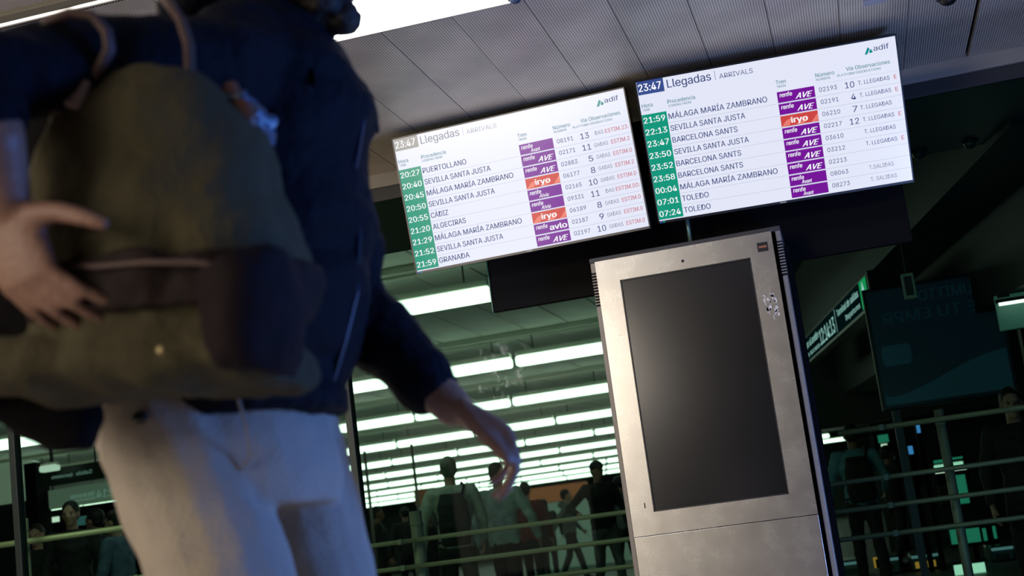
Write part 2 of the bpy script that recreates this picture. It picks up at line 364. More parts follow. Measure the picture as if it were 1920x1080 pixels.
# rails inside the glass
def rail(name, x0, x1, z, Y, r, label, M_rail=M_rail):
    t = empty(name, ((x0 + x1) / 2, Y, z), label, 'railing', )
    MB().cyl((x0, Y, z), (x1, Y, z), r, n=14).build('tube', M_rail, t, True)
    for k in range(int((x1 - x0) / 1.2) + 1):
        x = x0 + .2 + k * 1.2
        if x < x1: MB().box((x - .012, Y - r - .004, z - .014), (x + .012, Y - r + .006, z + .014), bev=.002).cyl((x, Y - r - .004, z), (x, Y - r - .009, z), .006, n=8).build('clamp', M_rail, t)
RY = .8
rail('guard_rail', -1.62, 6.0, .022 + Z0, RY, .012, 'grey steel guard rail behind the glass, uppermost of the three low ones')
rail('guard_rail', -5.5, -1.7, .022 + Z0 + .0, RY, .012, 'steel guard rail behind the glass left of the walking person, lower one')
rail('guard_rail', -1.62, 6.0, -.108 + Z0, RY, .012, 'grey steel guard rail behind the glass, middle of the three low ones')
rail('guard_rail', -1.62, 6.0, -.237 + Z0, RY, .012, 'grey steel guard rail behind the glass, lowest of the three low ones')
rail('guard_rail', -5.5, -1.95, .290 + Z0, RY, .017, 'thick steel hand rail behind the glass left of the walking person', M_rail_tan)
rail('guard_rail', .80, 6.0, .252 + Z0, RY, .013, 'steel guard rail behind the glass right of the kiosk, highest one')
def post(x, top, rr, label):
    t = empty('rail_post', (x, RY + .05, HF), label, 'post')
    MB().cyl((x, RY + .06, HF), (x, RY + .06, top), rr, n=16).build('tube', M_rail, t, True)
    MB().cyl((x, RY + .06, top - .07), (x, RY + .06, top - .06), rr * 1.12, n=16).build('collar', M_rail, t, True)
    MB().cyl((x, RY + .06, HF), (x, RY + .06, HF + .012), rr * 2, n=16).build('foot_plate', M_rail, t, True)
post(-1.345, .167 + Z0 + .0, .032, 'round steel rail post behind the glass beside the walking hand')
q = pt(36, 1000, RY); post(q.x, 1.22, .018, 'slim steel post holding the thick hand rail on the left')
q = pt(1785, 900, RY); post(q.x, 1.10, .022, 'steel rail post behind the glass right of the kiosk')
# ------------------------------------------------------------ black mounting board, pole
K = Z0
t = empty('mounting_board', (.32, .33, 1.9), 'wide matte black board hanging behind the two screens', 'board')
MB().box((-.665, .31, 1.02 + K), (1.265, .35, 1.80 + K), bev=.003).build('panel', M_matte, t)
MB().box((-.668, .305, 1.02 + K), (-.663, .355, 1.80 + K)).build('edge_strip', mat('green_edge', (.03, .16, .10), .3), t)
for x in (-.3, .9): MB().cyl((x, .33, 1.8 + K), (x, .33, CZ + .03), .012).build('hanger', M_black, t, True)
q = pt(1291, 430, .12)
t = empty('support_post', (q.x, .12, K + 1.13), 'short pale green post between the kiosk top and the right screen', 'post')
MB().cyl((q.x, .12, K + 1.12), (q.x, .12, K + 1.32), .0095, n=16).build('tube', mat('pale_green_metal', (.22, .36, .28), .35, .5), t, True)
MB().cyl((q.x, .12, K + 1.12), (q.x, .12, K + 1.135), .02, n=16).build('collar', M_black, t, True)

# ------------------------------------------------------------ kiosk
kx0, kx1, kt = -.100, .677, 1.112 + K
sx0, sx1, sb, stp = 0.0, .573, 0.0 + K, 1.0135 + K
seam = -.097 + K
kz = empty('information_kiosk', (.29, .12, 0), 'tall stainless steel kiosk with a blank dark portrait display', 'kiosk')
fz = MB()
fz.box((kx0, 0, seam + .0015), (sx0, .03, kt)); fz.box((sx1, 0, seam + .0015), (kx1, .03, kt))
fz.box((sx0, 0, stp), (sx1, .03, kt)); fz.box((sx0, 0, seam + .0015), (sx1, .03, sb))
bmesh.ops.remove_doubles(fz.bm, verts=fz.bm.verts, dist=1e-5)
fz.build('front_plate', M_steel, kz)
MB().box((kx0, 0, .06), (kx1, .03, seam - .0015), bev=.0012).build('lower_door', M_steel, kz)
fr = MB()
e = .0055
fr.box((sx0, -.001, sb), (sx0 + e, .02, stp)).box((sx1 - e, -.001, sb), (sx1, .02, stp)).box((sx0, -.001, sb), (sx1, .02, sb + e)).box((sx0, -.001, stp - e), (sx1, .02, stp))
fr.build('gasket', M_black, kz)
M_disp = mat('display_glass', (.005, .0055, .0065), .17, 0, noise_amt=.15, nscale=30, spec=1.0)
MB().box((sx0 + e, .006, sb + e), (sx1 - e, .02, stp - e)).build('display', M_disp, kz)
MB().box((kx0 + .004, .03, .02), (kx1 - .004, .27, kt + .012), bev=.004).build('body', M_black, kz)
MB().box((kx0 - .028, .028, kt + .002), (kx1 + .04, .27, kt + .024), bev=.003).build('top_cap', mat('top_cap', (.045, .044, .052), .5, .3), kz)
for x0, x1 in ((kx0 - .026, kx0 - .002), (kx1 + .016, kx1 + .040)):
    pz = MB().box((x0, .03, .0), (x1, .26, .92 + K), bev=.006).box((x0, .03, 1.068 + K), (x1, .26, kt + .004), bev=.004)
    s_ = pz.build('side_column', M_graymetal, kz)
    MB().box((x0 + .003, .036, .92 + K), (x1 - .003, .25, 1.068 + K)).build('vent_core', M_matte, kz)
    for i in range(11):
        z = .926 + K + i * .013
        MB().box((x0, .028, z), (x1, .255, z + .0062), bev=.001).build('vent_slat', M_graymetal, kz)
MB().box((kx1 + .0, .10, 0), (kx1 + .062, .275, kt - .06), bev=.004).build('rear_housing', M_matte, kz)
MB().box((kx0 - .04, -.02, 0), (kx1 + .07, .29, .02), bev=.004).build('plinth', M_black, kz)
q = pt(1280, 489.5, 0); MB().cyl((q.x, -.002, q.z), (q.x, .002, q.z), .0062, n=20).build('camera_lens', M_black, kz, True)
q = pt(1209, 948, 0); MB().box((q.x - .0025, -.001, q.z - .011), (q.x + .0025, .002, q.z + .011)).build('slot', M_black, kz)
# sticker with orange scribbled lettering
q = pt(1430, 463, 0); st = MB().box((q.x - .0225, -.0012, q.z - .020), (q.x + .0225, .0005, q.z + .020)).build('sticker', M_black, kz); st['label'] = 'small black square sticker with an orange scrawl'
sc_ = MB(); random.seed(3)
for i in range(13):
    x = q.x - .0155 + i * .0025; h = random.uniform(.003, .0065)
    sc_.box((x, -.0018, q.z - h * .7), (x + .0014, -.0012, q.z + h * .8))
sc_.box((q.x - .017, -.0018, q.z + .002), (q.x + .017, -.0012, q.z + .0042))
sc_.build('lettering', mat('orange_print', (.75, .25, .12), .6), st)
# torn remains of a sticker on the steel
M_res = mat('glue_residue', (.72, .68, .60), .75, noise_amt=.2, nscale=60)
rs = MB(); q = pt(1446, 573, 0)
for i in range(26):
    x = q.x + random.uniform(-.026, .026); z = q.z + random.uniform(-.05, .05); a = random.uniform(.002, .008); bb = random.uniform(.004, .016)
    vs = [(x + a * math.cos(k * PI / 3.5) * random.uniform(.6, 1.1), -.0007, z + bb * math.sin(k * PI / 3.5) * random.uniform(.6, 1.1)) for k in range(7)]
    rs.bm.faces.new([rs.bm.verts.new(v) for v in vs])
r_ = rs.build('sticker_residue', M_res, kz); r_['kind'] = 'stuff'; r_['label'] = 'torn whitish sticker remains'

# ------------------------------------------------------------ arrivals screens
MW, MH = 1.10, .6325
def dim(c, k=1): return tuple(v * k for v in c)
SC = 1.0
def screen_ink(name, col):
    M = mat(name, (.01, .01, .01), .17, emit=col, es=1.0, spec=.28); return M
M_scr = screen_ink('screen_white', (.76, .79, .93))
M_scrL = M_scr
inks = {k: screen_ink('ink_' + k, c) for k, c in dict(navy=(.055, .075, .21), slate=(.06, .22, .27), grey=(.22, .24, .34), pale=(.32, .35, .45), white=(.93, .95, 1.0), green=(.0, .30, .19), purple=(.17, .0, .30), red=(.62, .05, .07), redtile=(.60, .055, .045), redlight=(.80, .20, .15), line=(.50, .52, .66), headblue=(.035, .07, .26), teal=(.0, .26, .25), crimson=(.55, .06, .10), glaregrey=(.30, .30, .29), glareink=(.30, .31, .38), iconblue=(.03, .10, .45)).items()}
_tc = {}
import os
FONT = None
try:
    for _d in (bpy.utils.system_resource('DATAFILES', path='fonts'), '/opt/blender-4.5.12-linux-x64/4.5/datafiles/fonts'):
        _f = os.path.join(_d or '', 'Inter.woff2')
        if os.path.exists(_f): FONT = bpy.data.fonts.load(_f); break
except Exception: FONT = None
def text_mesh(s, bold, shear):
    key = (s, bold, shear)
    if key in _tc: return _tc[key]
    cu = bpy.data.curves.new('t', 'FONT'); cu.body = s; cu.size = 1
    if FONT: cu.font = FONT
    cu.shear = shear; cu.resolution_u = 3
    o = bpy.data.objects.new('t', cu); TS.collection.objects.link(o); dg = ts_graph()
    me = bpy.data.meshes.new_from_object(o.evaluated_get(dg)); bpy.data.objects.remove(o)
    vs = [v.co.copy() for v in me.vertices]; fs = [tuple(p.vertices) for p in me.polygons]
    _tc[key] = (vs, fs); return _tc[key]
_cap = None
class Page:
    """flat print collected per ink, in screen units (u right, v down)"""
    def __init__(s, M): s.M = M; s.b = {}
    def mb(s, k): return s.b.setdefault(k, bmesh.new())
    def rect(s, k, u0, v0, u1, v1, d=.0004):
        bm = s.mb(k); bm.faces.new([bm.verts.new((u, -d, -v)) for u, v in ((u0, v0), (u0, v1), (u1, v1), (u1, v0))])
    def poly(s, k, pts, d=.0006):
        bm = s.mb(k); bm.faces.new([bm.verts.new((u, -d, -v)) for u, v in pts])
    def text(s, k, txt, u, v, h, width=None, bold=0.0, shear=0, right=False, d=.0010, mirror=False):
        global _cap
        if _cap is None: _cap = max(p.y for p in text_mesh('H', 0, 0)[0])
        vs, fs = text_mesh(txt, 0, shear)
        if not vs: return
        x0 = min(p.x for p in vs); x1 = max(p.x for p in vs); sy_ = h / _cap; sx_ = sy_ * .84 if width is None else width / (x1 - x0)
        if right: u = u - (x1 - x0) * sx_
        bm = s.mb(k); w_ = bold * h * 1.6
        for du in ([0] if not bold else [-w_, -w_ / 3, w_ / 3, w_]):
            V = [bm.verts.new((u + du + ((x1 - p.x) if mirror else (p.x - x0)) * sx_, -d, -(v - p.y * sy_))) for p in vs]
            for f_ in fs:
                try: bm.faces.new([V[i] for i in f_])
                except ValueError: pass
    def flush(s, root, names, prefix=''):
        for k, bm in s.b.items():
            me = bpy.data.meshes.new(names.get(k, 'lettering')); bm.to_mesh(me); bm.free(); me.transform(s.M)
            o = link(names.get(k, 'lettering'), me, inks[k], root)
            s.last = o
        s.b = {}
def screen_frame(c, yaw, tilt, roll):
    X = Vector((math.cos(yaw), math.sin(yaw), 0)); N = Vector((math.sin(yaw), -math.cos(yaw), 0))
    Z = Vector((0, 0, 1)) * math.cos(tilt) + N * math.sin(tilt)
    X2 = X * math.cos(roll) + Z * math.sin(roll); Z2 = Z * math.cos(roll) - X * math.sin(roll)
    Y2 = Z2.cross(X2)                               # into the screen
    O = Vector(c) - X2 * MW / 2 + Z2 * MH / 2
    M = Matrix((X2, Y2, Z2)).transposed().to_4x4(); M.translation = O; return M   # local: x=u, y into, z=-v
def logo_tile(root, M, kind, v0):
    pg = Page(M); u0, u1, v1 = .584, .741, v0 + .0465
    if kind == 'iryo':
        pg.rect('redtile', u0, v0, u1, v1)
        for a, b in ((.0, .035), (.075, .10), (.125, .157)):
            pg.poly('redlight', [(u0 + a, v1), (u0 + b, v1 - .004), (u0 + min(b + .012, .157), v0 + .012), (u0 + min(a + .022, .15), v0 + .022)], .0005)
        pg.text('white', 'iryo', u0 + .044, v0 + .035, .0250, .068, .035, 0)
    else:
        pg.rect('purple', u0, v0, u1, v1)
        pg.text('white', 'renfe', u0 + .010, v0 + .0235, .0185, .052, .018, .12)
        if kind == 'AVE': pg.text('white', 'AVE', u0 + .075, v0 + .040, .0230, .072, .030, .45)
        elif kind == 'avlo': pg.text('white', 'avlo', u0 + .072, v0 + .037, .0245, .078, .035, 0)
        else: pg.text('white', kind, u0 + .050, v0 + .0420, .0158, .044, 0.014, .3)
    base_key = 'redtile' if kind == 'iryo' else 'purple'
    bm = pg.b.pop(base_key); me = bpy.data.meshes.new('logo_tile'); bm.to_mesh(me); bm.free(); me.transform(M)
    o = link('logo_tile', me, inks[base_key], root)
    pg.flush(o, {'white': 'logo_lettering', 'redlight': 'red_pattern'})
def monitor(M, label, clock, hdr_glare, rows, bez_top):
    t = empty('arrivals_screen', M.translation + (M.to_3x3() @ Vector((MW / 2, .04, -MH))), label, 'screen', 'train arrivals screens above the kiosk')
    MB().box((0, .002, -MH), (MW, .050, 0), M, bev=.003).build('housing', M_black, t)
    MB().box((.12, .050, -MH + .08), (MW - .12, .085, -.10), M, bev=.006).build('rear_cover', M_matte, t)
    MB().box((MW / 2 - .07, .08, -MH / 2 - .1), (MW / 2 + .07, .30, -MH / 2 + .1), M, bev=.004).build('wall_bracket', M_matte, t)
    e = .0065; bz = MB()
    bz.box((0, -.003, -e), (MW, .01, 0), M, bev=.001).box((0, -.003, -MH), (e, .01, 0), M, bev=.001).box((MW - e, -.003, -MH), (MW, .01, 0), M, bev=.001).box((0, -.003, -MH), (MW, .01, -MH + .011), M, bev=.001)
    bz.build('bezel', bez_top, t)
    MB().box((e, 0, -MH + .011), (MW - e, .003, -e), M).build('screen', M_scr, t)
    pg = Page(M)
    # header; on the left screen the glare is painted into its inks
    if hdr_glare: pg.rect('glaregrey', .008, .0065, .123, .0625)
    else: pg.rect('headblue', .0075, .0065, .121, .0640)
    pg.text('white', clock, .013, .050, .0315, .096, .02)
    pg.text('glareink' if hdr_glare else 'navy', 'Llegadas', .135, .053, .0345, .187, .012)
    pg.rect('pale' if hdr_glare else 'navy', .3395, .016, .3412, .057)
    pg.text('pale' if hdr_glare else 'navy', 'ARRIVALS', .357, .0535, .0200, .142, 0)
    pg.poly('teal', [(.963, .062), (.978, .033), (.986, .040), (.974, .062)]); pg.poly('teal', [(.982, .052), (.990, .041), (.9975, .056), (.985, .060)])
    pg.text('navy', 'adif', 1.001, .0525, .0215, .063, .01)
    for a, a2, u, w1, w2 in (('Hora', 'TIME', .014, .046, .032), ('Procedencia', 'COMING FROM', .125, .118, .097), ('Tren', 'TRAIN', .586, .042, .038), ('Número', 'NUMBER', .752, .078, .058)):
        pg.text('slate', a, u, .1195, .0165, w1, .010); pg.text('slate', a2, u + .001, .1350, .0098, w2, .008)
    pg.text('slate', 'Vía Observaciones', .880, .1155, .0165, .180, .010); pg.text('slate', 'PLATFORM OBSERVATIONS', .841, .1335, .0098, .180, .008)
    pg.rect('green', .0068, .150, .1135, .6165)
    r0, dr = .150, .0520
    for i, (tm, city, cw, kind, num, plat, obs, oc, ext) in enumerate(rows):
        v = r0 + dr * i; bsl = v + .0372
        if i: pg.rect('line', .1135, v - .0008, 1.0935, v + .0008)
        rp = Page(M); rp.text('white', tm, .012, bsl + .0005, .0250, .092, .018); rp.flush(t, dict(white='arrival_time'))
        rp.text('navy', city, .120, bsl - .001, .0240, cw, .011); rp.flush(t, dict(navy='origin_name'))
        rp.text('navy', num, .759, bsl - .004, .0185, .074, .004); rp.flush(t, dict(navy='train_number'))
        if plat: rp.text('navy', plat, .905, bsl + .0005, .0255, .0185 * len(plat) + .001, .008, right=True); rp.flush(t, dict(navy='platform_number'))
        if obs: rp.text(oc, obs[0], obs[1], bsl - .005, .0170, obs[2], .004); rp.flush(t, {oc: 'remark'})
        if ext: rp.text('crimson', ext[0], ext[1], bsl - .005, .0172, ext[2], .004); rp.flush(t, dict(crimson='estimate'))
        logo_tile(t, M, kind, v + .0032)
    pg.rect('line', .8, .1490, 1.0935, .1500)
    pg.rect('iconblue', .010, .6235, .017, .6305, .0036); pg.rect('teal', .021, .6235, .031, .6300, .0036)
    pg.text('white', 'PHILIPS', .532, .6285, .0040, .026, 0, d=.0040)
    nm = dict(green='time_column', line='row_line', navy='navy_lettering', white='white_lettering', slate='column_heading', headblue='clock_box', glaregrey='clock_box', teal='logo_mark', pale='glare_lettering', glareink='heading_lettering', crimson='red_lettering', grey='grey_lettering', iconblue='status_icon')
    pg.flush(t, nm)
    return t
MZ, SJ, BS = 'MÁLAGA MARÍA ZAMBRANO', 'SEVILLA SANTA JUSTA', 'BARCELONA SANTS'
TL = ('T. LLEGADAS', .921, .130); E_ = ('E', 1.069, .011)
rowsR = [('21:59', MZ, .420, 'AVE', '02193', '10', TL, 'navy', E_), ('22:13', SJ, .319, 'AVE', '02191', '4', TL, 'navy', E_),
         ('23:47', BS, .279, 'iryo', '06210', '7', ('T. LLEGADAS', .917, .130), 'navy', None), ('23:50', SJ, .319, 'AVE', '02217', '12', TL, 'navy', E_),
         ('23:52', BS, .279, 'AVE', '03610', '', TL, 'navy', None), ('23:58', BS, .279, 'AVE', '03212', '', TL, 'navy', E_),
         ('00:04', MZ, .420, 'AVE', '02213', '', None, 'navy', None), ('07:01', 'TOLEDO', .115, 'Avant', '08063', '', ('T.SALIDAS', .921, .103), 'grey', None),
         ('07:24', 'TOLEDO', .115, 'Avant', '08273', '', ('T. SALIDAS', .921, .110), 'grey', None)]
G = lambda s: (s, .921, .062)
rowsL = [('20:27', 'PUERTOLLANO', .210, 'Avant', '08191', '13', ('DAS', .934, .038), 'grey', ('ESTIM.23:', .980, .105)), ('20:40', SJ, .316, 'AVE', '02171', '11', G('GADAS'), 'grey', ('ESTIM.2', .998, .082)),
         ('20:45', MZ, .414, 'AVE', '02883', '5', G('GADAS'), 'grey', ('ESTIM.0', .998, .083)), ('20:50', SJ, .316, 'iryo', '06177', '8', G('GADAS'), 'grey', ('ESTIM.2', .998, .082)),
         ('20:55', 'CÁDIZ', .083, 'Alvia', '02165', '10', G('GADAS'), 'grey', ('ESTIM.0', .998, .083)), ('21:20', 'ALGECIRAS', .158, 'Alvia', '09331', '11', ('DAS', .934, .038), 'grey', ('ESTIM.00:', .980, .106)),
         ('21:29', MZ, .414, 'iryo', '06189', '8', G('GADAS'), 'grey', ('ESTIM.0', .998, .083)), ('21:52', SJ, .316, 'avlo', '02187', '9', G('GADAS'), 'grey', ('ESTIM.0', .998, .083)),
         ('21:59', 'GRANADA', .146, 'AVE', '02197', '10', G('GADAS'), 'grey', ('ESTIM.0', .998, .083))]
MR = screen_frame((.7633, -.0896, 1.5184 + Z0), .0711, .4188, -.0023)
ML = screen_frame((-.3816, -.0597, 1.5188 + Z0), -.0328, .1645, .0093)
monitor(MR, 'right arrivals screen listing the 21:59 to 07:24 trains, blue clock box', '23:47', False, rowsR, M_black)
monitor(ML, 'left arrivals screen listing the 20:27 to 21:59 trains, clock box washed out by painted glare', '23:47', True, rowsL, mat('bezel_grey', (.09, .085, .08), .3, .4))  # left bezel greyed: reflected light put into its colour

# ------------------------------------------------------------ hanging sign along the bulkhead (lettering reversed as the pane reflects it)
t = empty('hanging_sign', bl(2.5, .06, 2.42), 'long lit black platform sign with reversed white lettering and a green arrow end', 'sign')
zt, zb = 2.555, 2.305
MB().box((-.06, .0, zb - .03), (5.25, .10, zt + .03), MBx, bev=.01).build('housing', M_black, t)
MB().box((-.06, .10, zb - .035), (5.25, .115, zb - .02), MBx).build('lower_trim', mat('olive_trim', (.10, .11, .07), .4), t)
SM = MBx @ Matrix(((1, 0, 0, 0), (0, -1, 0, 0), (0, 0, 1, 0), (0, 0, 0, 1)))  # face towards the left
inks['signwhite'] = emis('sign_white', (.62, .86, .95), .85); inks['signgreen'] = emis('sign_green', (.02, .42, .16), .8); inks['signblack'] = emis('sign_face', (.0, .006, .008), 1)
pg = Page(MBx @ Matrix.Translation((0, .101, 0)) @ Matrix.Diagonal((1, -1, 1, 1)))
pg.rect('signblack', 0, -zt, 5.2, -zb, .0)
pg.rect('signgreen', .02, -zt + .004, .36, -zb - .004, .004)
pg.poly('signwhite', [(.19, -zt + .02), (.28, -zt + .13), (.235, -zt + .13), (.24, -zb - .03), (.14, -zb - .03), (.145, -zt + .13), (.10, -zt + .13)], .008)
pg.text('signwhite', 'Terminal de salidas', .44, -2.445, .065, 1.25, .02, d=.008, mirror=True)
pg.text('signwhite', 'Departures', .44, -2.345, .05, .80, .01, d=.008, mirror=True)
pg.rect('signwhite', 1.82, -zt + .01, 1.835, -zb - .01, .006)
pg.text('signwhite', '12:14:13', 1.93, -2.335, .155, 1.05, .02, d=.008, mirror=True)
pg.text('signwhite', 'Vías de acceso al andén', 3.06, -2.43, .08, 2.05, .02, d=.008, mirror=True)
pg.text('signwhite', 'Platforms access', 3.06, -2.335, .05, 1.9, .01, d=.008, mirror=True)
pg.flush(t, dict(signblack='sign_face', signgreen='green_field', signwhite='white_lettering'))

# ------------------------------------------------------------ dim things at the right behind the glass
def box_px(px0, py0, px1, py1, Y, dep):
    mx, my = (px0 + px1) / 2, (py0 + py1) / 2; A = Vector((pt(px0, my, Y).x, 0, pt(mx, py1, Y).z)); B = Vector((pt(px1, my, Y).x, 0, pt(mx, py0, Y).z)); return (min(A.x, B.x), Y, A.z), (max(A.x, B.x), Y + dep, B.z)
# advertising board
pa = pt(1655, 772, 5.2); pb = pt(1920, 742, 5.2); pc = pt(1885, 500, 5.2)
t = empty('advertising_board', ((pa.x + pb.x) / 2, 5.2, pa.z), 'big unlit navy advertising board, given a painted-in glow, with faint reversed lettering', 'board')
x0, x1, z0_, z1_ = pa.x, pb.x - .02, pa.z, pc.z
MB().box((x0, 5.2, z0_), (x1, 5.28, z1_), bev=.01).build('frame', M_black, t)
M_navy = mat('navy_print', (.010, .032, .055), .6, emit=(.05, .2, .4), es=.012); M_navy2 = mat('navy_print_pale', (.02, .07, .11), .6, emit=(.05, .25, .4), es=.035)  # print is no lamp; faint light on it is put in as emission
MB().box((x0 + .03, 5.193, z0_ + .03), (x1 - .03, 5.2, z1_ - .03)).build('poster', M_navy, t)
inks['faint'] = M_navy2
pg = Page(Matrix.Translation((x0, 5.192, z1_)))
W_ = x1 - x0
pg.text('faint', 'CUMITTO', .42, .16, .085, W_ - .55, .02, mirror=True); pg.text('faint', 'DE TU EMPR', .12, .30, .085, W_ - .22, .02, mirror=True)
h_ = z1_ - z0_
pg.poly('faint', [(.04, h_ - .04), (W_ - .04, h_ - .04), (W_ - .04, h_ - .35)] + [(W_ * (1 - k / 10), h_ - .22 - .13 * math.cos(k / 10 * PI)) for k in range(1, 10)] + [(.04, h_ - .12)])
pg.poly('faint', [(.07 + .22 * a_, h_ - .34 - .16 * b_) for a_, b_ in ((0, .15), (.1, 0), (.9, 0), (1, .15), (1, .85), (.9, 1), (.1, 1), (0, .85))])
pg.flush(t, dict(faint='pale_print'))
for x in (x0 + .1, x1 - .1): MB().box((x - .03, 5.22, HF), (x + .03, 5.26, z0_ + .02)).build('leg', M_black, t)
# lamp and pale panel at the far right
a, b_ = box_px(1868, 545, 1990, 612, 4.2, .05)
t = empty('wall_panel', ((a[0] + b_[0]) / 2, 4.2, a[2]), 'pale teal panel under a thin tube light at the far right', 'panel')
MB().box(a, b_, bev=.006).build('sheet', mat('teal_sheet', (.16, .32, .28), .5, emit=(.1, .3, .25), es=.14), t)  # sheet is no lamp; tube light on it is put in as glow
MB().box((a[0] + .02, 4.17, b_[2] - .02), (a[0] + .10, 4.2, b_[2] + .0)).build('clip', mat('dark_red', (.08, .02, .02), .5), t)
for x in (a[0] + .12, a[0] + .18): MB().cyl((x, 4.22, HF), (x, 4.22, a[2] + .01), .012).build('leg', M_rail, t, True)
q = pt(1873, 571, 4.1); t = empty('tube_light', q, 'thin bright white tube light in front of the pale teal panel', 'light')
MB().cyl(q, q + Vector((.9, 0, 0)), .011).build('tube', emis('tube_white', (.95, 1, .96), 3.0), t, True)
MB().box(q + Vector((-.02, -.01, .01)), q + Vector((.92, .03, .035)), bev=.004).build('batten', M_frame, t)
# small framed exit notice
a, b_ = box_px(1692, 512, 1716, 560, 3.6, .02); t = empty('notice_frame', a, 'small dim framed notice hanging from the dark soffit', 'sign')
MB().box(a, b_, bev=.004).build('frame', mat('notice_frame', (.06, .10, .08), .5, emit=(.1, .2, .15), es=.10), t)  # frame is lightened by a glow put into its material
MB().box((a[0] + .015, a[1] - .006, a[2] + .02), (b_[0] - .015, a[1], b_[2] - .02)).build('sheet', mat('notice_sheet', (.05, .03, .02), .5), t)
MB().cyl(((a[0] + b_[0]) / 2, 3.61, b_[2] - .005), ((a[0] + b_[0]) / 2, 3.61, HZ + .03), .006).build('hanger', M_frame, t)
for px, py in ((1722, 283), (1818, 263)):
    q = ptz(px, py, CZ); t = empty('security_camera', q, ('nearer' if px > 1800 else 'farther') + ' dark dome camera under the dark soffit behind the glass', 'camera')
    MB().cyl(q, q + Vector((0, 0, -.012)), .05, n=24).build('base', M_frame, t, True); MB().sph(q + Vector((0, 0, -.012)), .04).build('dome', mat('dome_dark', (.01, .03, .03), .1), t, True)
# lit shop window far right, lit from inside
M_lit = emis('lit_window', (.55, .95, .78), .85); M_litd = emis('lit_window_dim', (.03, .30, .20), .55); M_litw = emis('lit_window_warm', (.9, .95, .85), .95); M_blue = emis('blue_screen', (.08, .30, .8), .8); M_orange = emis('orange_lamp', (.62, .30, .05), .6)
def lit_unit(name, cat, label, quads, Y, stand=True):
    xs = [v for q_ in quads for v in (q_[0], q_[2])]; ys = [v for q_ in quads for v in (q_[1], q_[3])]
    a, b_ = box_px(min(xs) - 3, min(ys) - 3, max(xs) + 3, max(ys) + 3, Y, .12)
    t = empty(name, ((a[0] + b_[0]) / 2, Y, a[2]), label, cat)
    MB().box(a, b_, bev=.01).build('frame', M_matte, t)
    if stand: MB().box(((a[0] + b_[0]) / 2 - .03, Y + .03, HF), ((a[0] + b_[0]) / 2 + .03, Y + .09, a[2] + .01)).build('stand', M_matte, t)
    for q_ in quads:
        a, b_ = box_px(*q_[:4], Y, .02)
        MB().box((a[0], Y - .012, a[2]), (b_[0], Y, b_[2]), bev=.004).build('pane', q_[4], t)
    return t
lit_unit('shop_window', 'window', 'bright green-white slatted window lights beside the slim post at right', [(1750, 862, 1775, 868, M_litd), (1751, 871, 1776, 878, M_lit), (1753, 880, 1779, 887, M_litw), (1757, 896, 1780, 905, M_lit), (1780, 857, 1805, 861, M_litd), (1780, 866, 1806, 873, M_lit), (1783, 876, 1812, 882, M_litw)], 12.5)
lit_unit('shop_window', 'window', 'dim green glowing window pane under the bright window lights', [(1789, 890, 1814, 945, M_litd), (1762, 908, 1780, 945, mat('dim_olive', (.05, .06, .03), .5))], 12.1)
lit_unit('shop_window', 'window', 'dim green window band low behind the rails at right', [(1782, 992, 1806, 1020, M_litd), (1811, 990, 1838, 1017, M_litd), (1843, 990, 1850, 1014, M_litd), (1862, 986, 1868, 1010, M_litd)], 11)
lit_unit('ticket_machine', 'machine', 'two tall pale green lit panels at the bottom edge, right', [(1792, 1058, 1818, 1110, M_lit), (1822, 1055, 1851, 1110, M_lit)], 9)
lit_unit('information_screen', 'screen', 'small blue glowing screen between the rails, lower', [(1703, 836, 1712, 852, M_blue)], 10)
lit_unit('information_screen', 'screen', 'small blue glowing screen under the navy board, upper', [(1718, 792, 1725, 812, M_blue)], 10)
lit_unit('shop_window', 'window', 'broken green and cream lights behind the dark silhouette', [(1646, 815, 1666, 830, M_litd), (1652, 832, 1664, 842, M_litw), (1664, 846, 1676, 860, M_lit), (1672, 880, 1681, 898, M_lit)], 14)
lit_unit('lamp', 'lamp', 'thin vertical cream light strip behind the rails', [(1694, 850, 1698, 892, M_litw)], 12)
def gate(px0, py0, px1, py1, Y, label, lamp=None):
    a, b_ = box_px(px0, py0, px1, py1, Y, .9); t = empty('ticket_gate', ((a[0] + b_[0]) / 2, Y, HF), label, 'gate', 'ticket gates behind the rails')
    MB().box((a[0], Y, HF), (b_[0], Y + .9, b_[2]), bev=.03).build('cabinet', mat('gate_cabinet', (.04, .09, .09), .3, .3), t)
    MB().box((a[0] + .02, Y - .012, b_[2] - .05), (b_[0] - .02, Y + .1, b_[2] - .02), bev=.004).build('edge_light', emis('gate_edge', (.15, .30, .35), .55), t)
    MB().box((a[0] + .05, Y - .01, b_[2] - .16), (b_[0] - .08, Y, b_[2] - .09), bev=.004).build('reader', lamp or M_frame, t)
gate(1570, 1050, 1625, 1080, 10.4, 'dark teal ticket gate nearest the kiosk', None)
gate(1662, 1042, 1690, 1078, 10.4, 'ticket gate right of the orange lit frame', None)
gate(1706, 1036, 1768, 1066, 10.4, 'ticket gate with an amber reader strip', M_orange)
gate(1857, 1022, 1906, 1060, 10.4, 'ticket gate nearest the right edge', None)
a, b_ = box_px(1638, 1044, 1662, 1064, 10.2, .03); t = empty('lit_frame', a, 'orange glowing square frame above the ticket gates', 'lamp')
fr = MB(); w_ = .022; fr.box(a, (a[0] + w_, b_[1], b_[2])).box((b_[0] - w_, a[1], a[2]), b_).box((a[0], a[1], b_[2] - w_), b_); fr.build('frame', M_orange, t)
MB().box((a[0] + w_, a[1] + .01, a[2]), (b_[0] - w_, b_[1], b_[2] - w_)).build('backing', M_matte, t); MB().cyl(((a[0] + b_[0]) / 2, 10.22, HF), ((a[0] + b_[0]) / 2, 10.22, a[2] + .005), .02).build('stand', M_matte, t)

